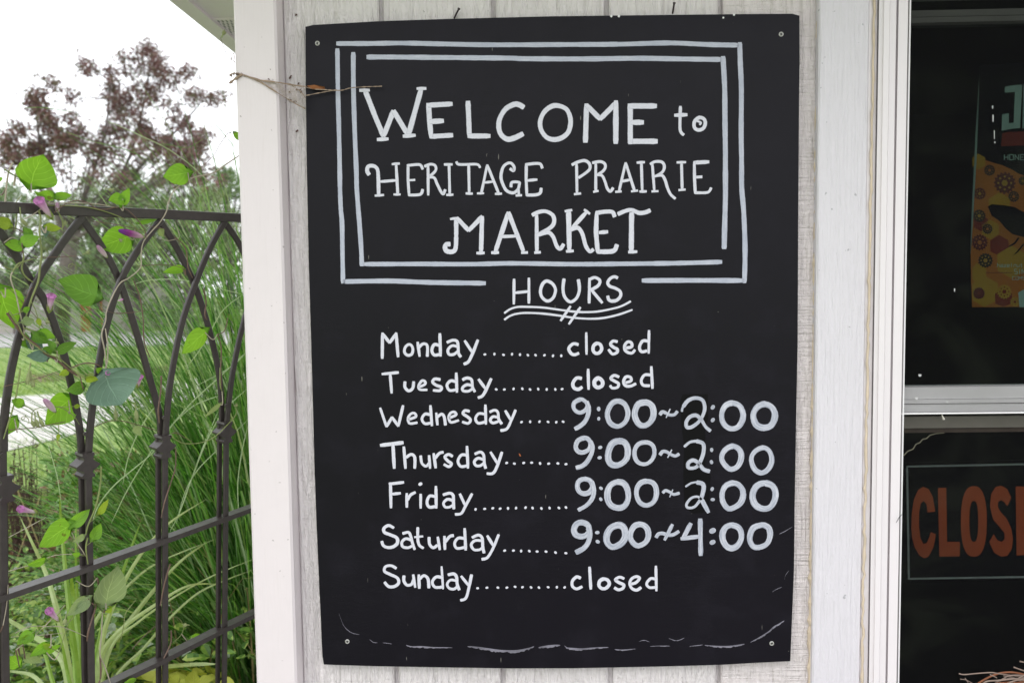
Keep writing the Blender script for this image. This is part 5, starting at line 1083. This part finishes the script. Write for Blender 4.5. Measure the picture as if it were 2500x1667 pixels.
for _ in range(7500):
    x = rr.uniform(-90, 640); y = rr.uniform(1340, 1780); dep = rr.uniform(2.15, 3.5)
    c = PD(x, y, dep)
    hmax = .62-.12*(dep-2.2)
    if c.z < 0 or c.z > hmax or c.x > XL-.1: continue
    if x > 300 and 1380 < y < 1600 and rr.random() < .85: continue
    if x > 330 and y > 1610 and dep < 2.75: continue
    d = rdir(-.1, .7); nrm = (Vector((0, -.3, 1))+rdir(-1, 1)*.5).normalized(); simple_leaf(mb if rr.random() < .92 else m2, c, d, nrm, rr.uniform(.025, .055), rr.uniform(.014, .03))
tag(mb.build('ground_cover', M_gc), 'dark green low leafy ground cover behind the trellis foot', 'ground cover', kind='stuff')
tag(m2.build('ground_cover', M_gc2), 'grey green soft-leaved ground cover among the darker leaves', 'ground cover', kind='stuff')
# shrubby perennial with reddish and grey leaves left of the grass clump
sh = empty('leafy_perennial', PG(330, 1560), 'bushy perennial with mixed dark green and pinkish brown leaves left of the grass clump', 'plant')
mb, m2, m3 = MB(), MB(), MB(); M_shb = m_leaf('perennial_leaf', [(.06, .15, .03), (.13, .28, .05), (.24, .42, .12)], trans=.3); M_shr = m_leaf('perennial_dead_leaf', [(.16, .08, .06), (.28, .16, .11), (.40, .26, .20)], trans=.2)
for _ in range(7000):
    x = rr.gauss(270, 85); y = rr.uniform(1110, 1640); dep = rr.uniform(2.9, 4.0); c = PD(x, y, dep)
    if c.z < .02 or c.z > .95 or x > 480 or x < 120: continue
    (simple_leaf)(mb if rr.random() < .84 else m2, c, rdir(-.3, .6), rdir(-.2, 1), rr.uniform(.025, .06), rr.uniform(.012, .028))
for k in range(60):
    x = rr.gauss(290, 60); b = PG(x, 1560+rr.uniform(-60, 60)); m3.tube([b, b+Vector((rr.uniform(-.08, .08), rr.uniform(-.08, .08), .4)), b+Vector((rr.uniform(-.15, .15), rr.uniform(-.1, .1), rr.uniform(.6, .9)))], .003, 4)
tag(mb.build('foliage', M_shb, sh), kind='stuff'); tag(m2.build('dead_foliage', M_shr, sh), kind='stuff'); tag(m3.build('stem', M_dry, sh), kind='stuff')
# dry brown seed stalks at the left
ds = empty('dry_stalks', PG(95, 1450), 'thicket of thin brown dried flower stalks standing before the lawn at left', 'plant'); mb = MB(); M_stk = m_plain('dry_stalk', (.085, .058, .045), .9, .1, var=.5, scale=30)
for k in range(140):
    x = rr.uniform(-60, 225); b = PG(x, rr.uniform(1400, 1560)); h = rr.uniform(.4, .86); t_ = b+Vector((rr.uniform(-.1, .1), rr.uniform(-.1, .1), h)); mb.tube([b, b.lerp(t_, .5)+Vector((rr.uniform(-.03, .03), 0, 0)), t_], [.0036, .003, .002], 4)
    for j in range(int(h*34)):
        c = b.lerp(t_, rr.uniform(.12, 1)); d = rdir(.1, .9)*rr.uniform(.008, .03); mb.tube([c, c+d], [.0016, .003], 4, cap=False)
tag(mb.build('stalk_mass', M_stk, ds), kind='stuff')
mb = MB()
for _ in range(1500):
    x = rr.uniform(-60, 215); c = PG(x, rr.uniform(1400, 1640)); c.z = rr.uniform(0, .22); simple_leaf(mb, c, rdir(-.1, .5), rdir(0, 1), rr.uniform(.03, .07), rr.uniform(.015, .03))
tag(mb.build('litter', M_shr, ds), kind='stuff')
# lime sweet-potato vine at the lower edge
M_lime = m_leaf('lime_leaf', [(.50, .58, .07), (.60, .64, .12)], trans=.45, veins=True, tcol=(1.1, 1.05, .5)); lv = empty('lime_vine', PG(470, 1700), 'bright lime-yellow sweet potato vine low behind the trellis foot', 'plant')
for (x, y, wz, a_) in ((1480, 1530, 150, 80), (1400, 1560, 110, 160), (1570, 1560, 150, 40), (1330, 1530, 80, 120), (1620, 1530, 90, 20), (1150, 1510, 120, 170), (1750, 1560, 90, -10), (1250, 1590, 100, 200), (1110, 1490, 90, 150), (1500, 1600, 130, 100), (1680, 1600, 120, 10), (1200, 1570, 90, 30)):
    px = (x/3.1357, 1167+y/3.1357); dep = 2.3+rr.uniform(-.1, .15); c = PD(*px, dep); w_ = wz/3.1357/FPX*dep*1.0; an = R(a_)
    d = Vector((math.cos(an), -.2, math.sin(an)*.7)).normalized(); mb = MB(); heart(mb, c-d*w_*.5, c+d*w_*.6, w_*.8, Vector((rr.uniform(-.3, .3), -.7, .8)).normalized(), cup=.12); mb.build('leaf', M_lime, lv, smooth=True, weld=True)
mb = MB()
for _ in range(160):
    c = PD(rr.uniform(335, 600), rr.uniform(1640, 1760), rr.uniform(2.4, 2.9)); simple_leaf(mb, c, rdir(-.1, .6), rdir(.2, 1), rr.uniform(.05, .09), rr.uniform(.04, .06))
tag(mb.build('leaf_mass', M_lime, lv), kind='stuff')
# short grass on the lawn where it is near enough to read
mb = MB()
for _ in range(16000):
    x = rr.uniform(-80, 520); y = rr.uniform(1075, 1440); c = PG(x, y)
    if c.y > 7: continue
    h = rr.uniform(.03, .075); a_ = rr.uniform(0, 6.28); s_ = Vector((math.cos(a_), math.sin(a_), 0))*.003; l_ = Vector((rr.uniform(-.03, .03), rr.uniform(-.03, .03), h)); mb.face([c-s_, c+s_, c+l_])
M_tuft = m_leaf('lawn_blade', [(.17, .30, .06), (.26, .40, .10), (.34, .44, .16)], trans=.3); tag(mb.build('lawn_grass', M_tuft), 'short mown green grass of the near lawn', 'grass', kind='stuff')
mb = MB()
for _ in range(12000):
    x = rr.uniform(-100, 700); y = rr.uniform(850, 966); c = PG(x, y); h = rr.uniform(.04, .1); a_ = rr.uniform(0, 6.28); s_ = Vector((math.cos(a_), math.sin(a_), 0))*.008; l_ = Vector((rr.uniform(-.05, .05), rr.uniform(-.05, .05), h)); mb.face([c-s_, c+s_, c+l_])
tag(mb.build('lawn_grass', M_tuft), 'green lawn between the concrete path and the far road', 'grass', kind='stuff')

# ------------------------------------------------------------------ TREES
M_bark = m_plain('bark', (.13, .11, .105), .9, .2, var=.5, scale=12, bump=.02)
def leaf_cloud(mb, c, r_, n, sz, sq=1.0):
    for _ in range(n):
        while True:
            v = Vector((rr.uniform(-1, 1), rr.uniform(-1, 1), rr.uniform(-1, 1)))
            if v.length < 1: break
        p = c+Vector((v.x, v.y, v.z*sq))*r_; d = rdir(-1, .6)*sz*rr.uniform(.6, 1.3); s_ = d.cross(rdir(-1, 1)); s_ = s_.normalized()*sz*.32 if s_.length > 1e-6 else Vector((sz*.3, 0, 0))
        mb.face([p, p+d*.45+s_, p+d, p+d*.45-s_])
M_pur = m_leaf('purple_leaf', [(.12, .060, .064), (.17, .08, .082), (.24, .13, .125), (.15, .16, .09), (.19, .085, .09)], trans=.18, tcol=(1.1, .9, .9))
pt = empty('purple_leaf_tree', PG(150, 852), 'purple-leaved tree with sparse ragged crown against the white sky', 'tree')
D0 = 21.0
tr0 = pt.location.copy(); fork = PD(180, 560, D0); mb = MB()
mb.tube([tr0-Vector((0, 0, .1)), tr0+Vector((0, 0, .4)), PD(155, 700, D0), fork], [.34, .24, .2, .18], 10)
trunk = mb.build('trunk', M_bark, pt, smooth=True)
CL = "300,720 330,830 370,930 430,1010 480,1080 560,1120 400,650 560,750 540,900 600,1000 280,1140 330,1220 60,1060 180,1000 50,1230 150,1190 850,560 870,650 880,740 880,830 900,920 900,1010 930,450 1050,420 1130,350 1140,400 1200,430 1100,520 1180,540 1260,520 1000,550 1090,670 1200,680 1300,640 1400,580 1440,540 1100,770 1200,770 1000,830 1450,750 1480,730 1600,760 1670,750 1310,800 1320,940 1410,910 1440,980 1100,960 1110,1020 1150,1040 1280,1090 1350,1110 1430,1130 1520,1080 1550,1050 780,1080 760,1150 730,1250 1180,1220 1060,1200 1320,1180 1430,1250 1480,1290 710,540 640,500 270,800 300,870 340,880 380,980 520,1050 590,1070 250,760 850,700 860,780 940,870 960,1000 1080,1000 1060,900 1250,1110 1400,1100 450,1060 500,1130 340,1110 260,1130 120,1000 30,1100 220,1180 1240,1080 1520,1130 820,1000 1150,720 1240,560 1190,480 1000,700 960,760"
limbs = [[(150, 560), (110, 420), (95, 330), (85, 250)], [(180, 560), (235, 400), (260, 300), (272, 200)], [(185, 560), (300, 420), (350, 260), (370, 130)], [(190, 565), (330, 420), (430, 320), (500, 240)], [(170, 575), (90, 450), (30, 390), (0, 360)], [(190, 580), (340, 470), (450, 400), (500, 340)]]
LB = []
for lm in limbs:
    dz = rr.uniform(-1.2, 1.2); pts = smooth_pts([fork]+[PD(x, y, D0+dz*(i+1)/4) for i, (x, y) in enumerate(lm)], 4); mb = MB(); mb.tube(pts, [.065*(1-i/len(pts))+.01 for i in range(len(pts))], 6); mb.build('limb', M_bark, pt, smooth=True); LB += pts
mb, mt = MB(), MB()
for c_ in CL.split():
    x, y = map(float, c_.split(',')); x /= 3.1357; y /= 3.1357
    near = min(LB, key=lambda p: abs((p-CAM).dot(rt)/(p-CAM).dot(fw)*FPX+1250-x)+abs(833.5-(p-CAM).dot(up)/(p-CAM).dot(fw)*FPX-y))
    c = PD(x, y, (near-CAM).dot(fw)+rr.uniform(-.7, .7))
    leaf_cloud(mb, c, .23, 95, .10); 
    for k in range(4): leaf_cloud(mb, c+rdir(-1, 1)*rr.uniform(.15, .34), .10, 16, .075)
    mt.tube([near, near.lerp(c, .6)+rdir()*.08, c], [.016, .011, .006], 4)
    for k in range(5): mt.tube([c, c+rdir()*rr.uniform(.15, .4)], [.006, .004], 3, cap=False)
for k in range(70):
    x, y = rr.uniform(15, 540), rr.uniform(325, 450); c = PD(x, y, D0+rr.uniform(-1.5, 1.5)); leaf_cloud(mb, c, .26, 55, .10); mt.tube([c, c+rdir()*.5, fork], [.005, .007, .012], 4)
for k in range(150):
    x, y = rr.gauss(230, 120), rr.gauss(270, 80)
    if y < 90: continue
    leaf_cloud(mb, PD(x, y, D0+rr.uniform(-1.5, 1.5)), .10, 5, .07)
tag(mb.build('foliage', M_pur, pt), kind='stuff'); tag(mt.build('twigs', M_bark, pt), kind='stuff')
M_tg = m_leaf('tree_leaf_green', [(.11, .18, .085), (.16, .25, .115), (.22, .32, .15)], trans=.25); M_tg2 = m_leaf('tree_leaf_olive', [(.14, .20, .09), (.20, .27, .13), (.27, .33, .18)], trans=.25)
def tree(px, py_base, dep, top, spread, mat, nclus, label, cat='tree', lo=.25, name='green_tree', lsz=.13):
    b = PD(px, 711, dep); b.z = 0; o = empty(name, b, label, cat, 'trees along the far road'); H = CAM.z+(711-top)/FPX*dep
    mb = MB(); mb.tube([b, b+Vector((.05, 0, H*.3)), b+Vector((0, 0, H*.7))], [.2, .15, .05], 8); mt = MB(); ml = MB()
    for _ in range(nclus):
        a_ = rr.uniform(0, 6.28); t_ = rr.uniform(lo, 1)**.8; rad = spread*math.sin(min(1, (t_-lo)/(1-lo)*.9+.12)*math.pi)**.6*math.sqrt(rr.uniform(.1, 1)); c = b+Vector((math.cos(a_)*rad, math.sin(a_)*rad, H*t_*.97))
        st = b+Vector((0, 0, H*t_*.55)); mt.tube([st, st.lerp(c, .5)+Vector((0, 0, .1)), c], [.04, .025, .01], 4); leaf_cloud(ml, c, rr.uniform(.35, .6), 62, lsz, .7)
    mb.build('trunk', M_bark, o, smooth=True); tag(mt.build('branches', M_bark, o), kind='stuff'); tag(ml.build('crown', mat, o), kind='stuff'); return o
tree(40, 780, 34, 430, 2.6, M_tg, 120, 'green tree behind the purple tree, at the far left edge')
tree(230, 780, 33, 420, 2.4, M_tg2, 110, 'olive green tree seen between the trunk of the purple tree and the house beyond')
tree(330, 780, 31, 400, 2.3, M_tg, 120, 'dark green tree right of the distant white-roofed house')
tree(455, 780, 30, 385, 2.3, M_tg2, 120, 'loose olive tree above the ornamental grass beside the corner post')
tree(560, 780, 34, 400, 2.2, M_tg, 100, 'green tree half hidden by the corner post')
tree(-200, 780, 36, 440, 3, M_tg, 90, 'green tree beyond the left edge of the trellis')
hd = MB()
for _ in range(300):
    x = rr.uniform(-400, 900); c = PD(x, 711, rr.uniform(36, 42)); c.z = rr.uniform(.2, 1.7); leaf_cloud(hd, c, .8, 45, .2, .7)
tag(hd.build('hedge', M_tg), 'low dark green hedge along the far side of the road', 'hedge', kind='stuff')
# ------------------------------------------------------------------ far house and parked things
hs = empty('distant_house', PG(170, 790), 'distant low beige house with pale roof and orange garage door', 'house'); M_hw = m_plain('beige_wall', (.45, .42, .39), .8, .2, var=.08, scale=2); M_hr = m_plain('pale_roof', (.66, .65, .64), .6, .3, var=.05, scale=2); M_or = m_plain('orange_door', (.42, .17, .07), .7, .3, var=.2, scale=3)
DH = 36.0
a, b = PD(-60, 700, DH), PD(305, 700, DH); mb = MB(); mb.box(a.x, b.x, a.y, a.y+6, 0, 2.35); mb.build('wall', M_hw, hs)
mb = MB(); y0, y1 = a.y-.5, a.y+6.5; mb.hexa([Vector(p) for p in ((a.x-.5, y0, 2.3), (b.x+.5, y0, 2.3), (b.x+.5, y0, 2.5), (a.x-.5, y0, 2.5), (a.x-.5, y1, 2.3), (b.x+.5, y1, 2.3), (b.x+.5, y1, 2.5), (a.x-.5, y1, 2.5))])
ym = (y0+y1)/2
mb.face([(a.x-.5, y0, 2.5), (b.x+.5, y0, 2.5), (b.x-.3, ym, 3.4), (a.x+.3, ym, 3.4)]); mb.face([(b.x+.5, y1, 2.5), (a.x-.5, y1, 2.5), (a.x+.3, ym, 3.4), (b.x-.3, ym, 3.4)]); mb.face([(a.x-.5, y0, 2.5), (a.x+.3, ym, 3.4), (a.x-.5, y1, 2.5)]); mb.face([(b.x+.5, y0, 2.5), (b.x+.5, y1, 2.5), (b.x-.3, ym, 3.4)]); mb.build('roof', M_hr, hs)
c0, c1 = PD(190, 0, DH).x, PD(243, 0, DH).x; mb = MB(); mb.box(c0, c1, a.y-.06, a.y-.001, 0, 2.0); mb.build('garage_door', M_or, hs)
for q in (20, 90):
    c0, c1 = PD(q, 0, DH).x, PD(q+28, 0, DH).x; mb = MB(); mb.box(c0, c1, a.y-.05, a.y-.001, 1.0, 1.9); f = mb.build('window', M_vinyl, hs)
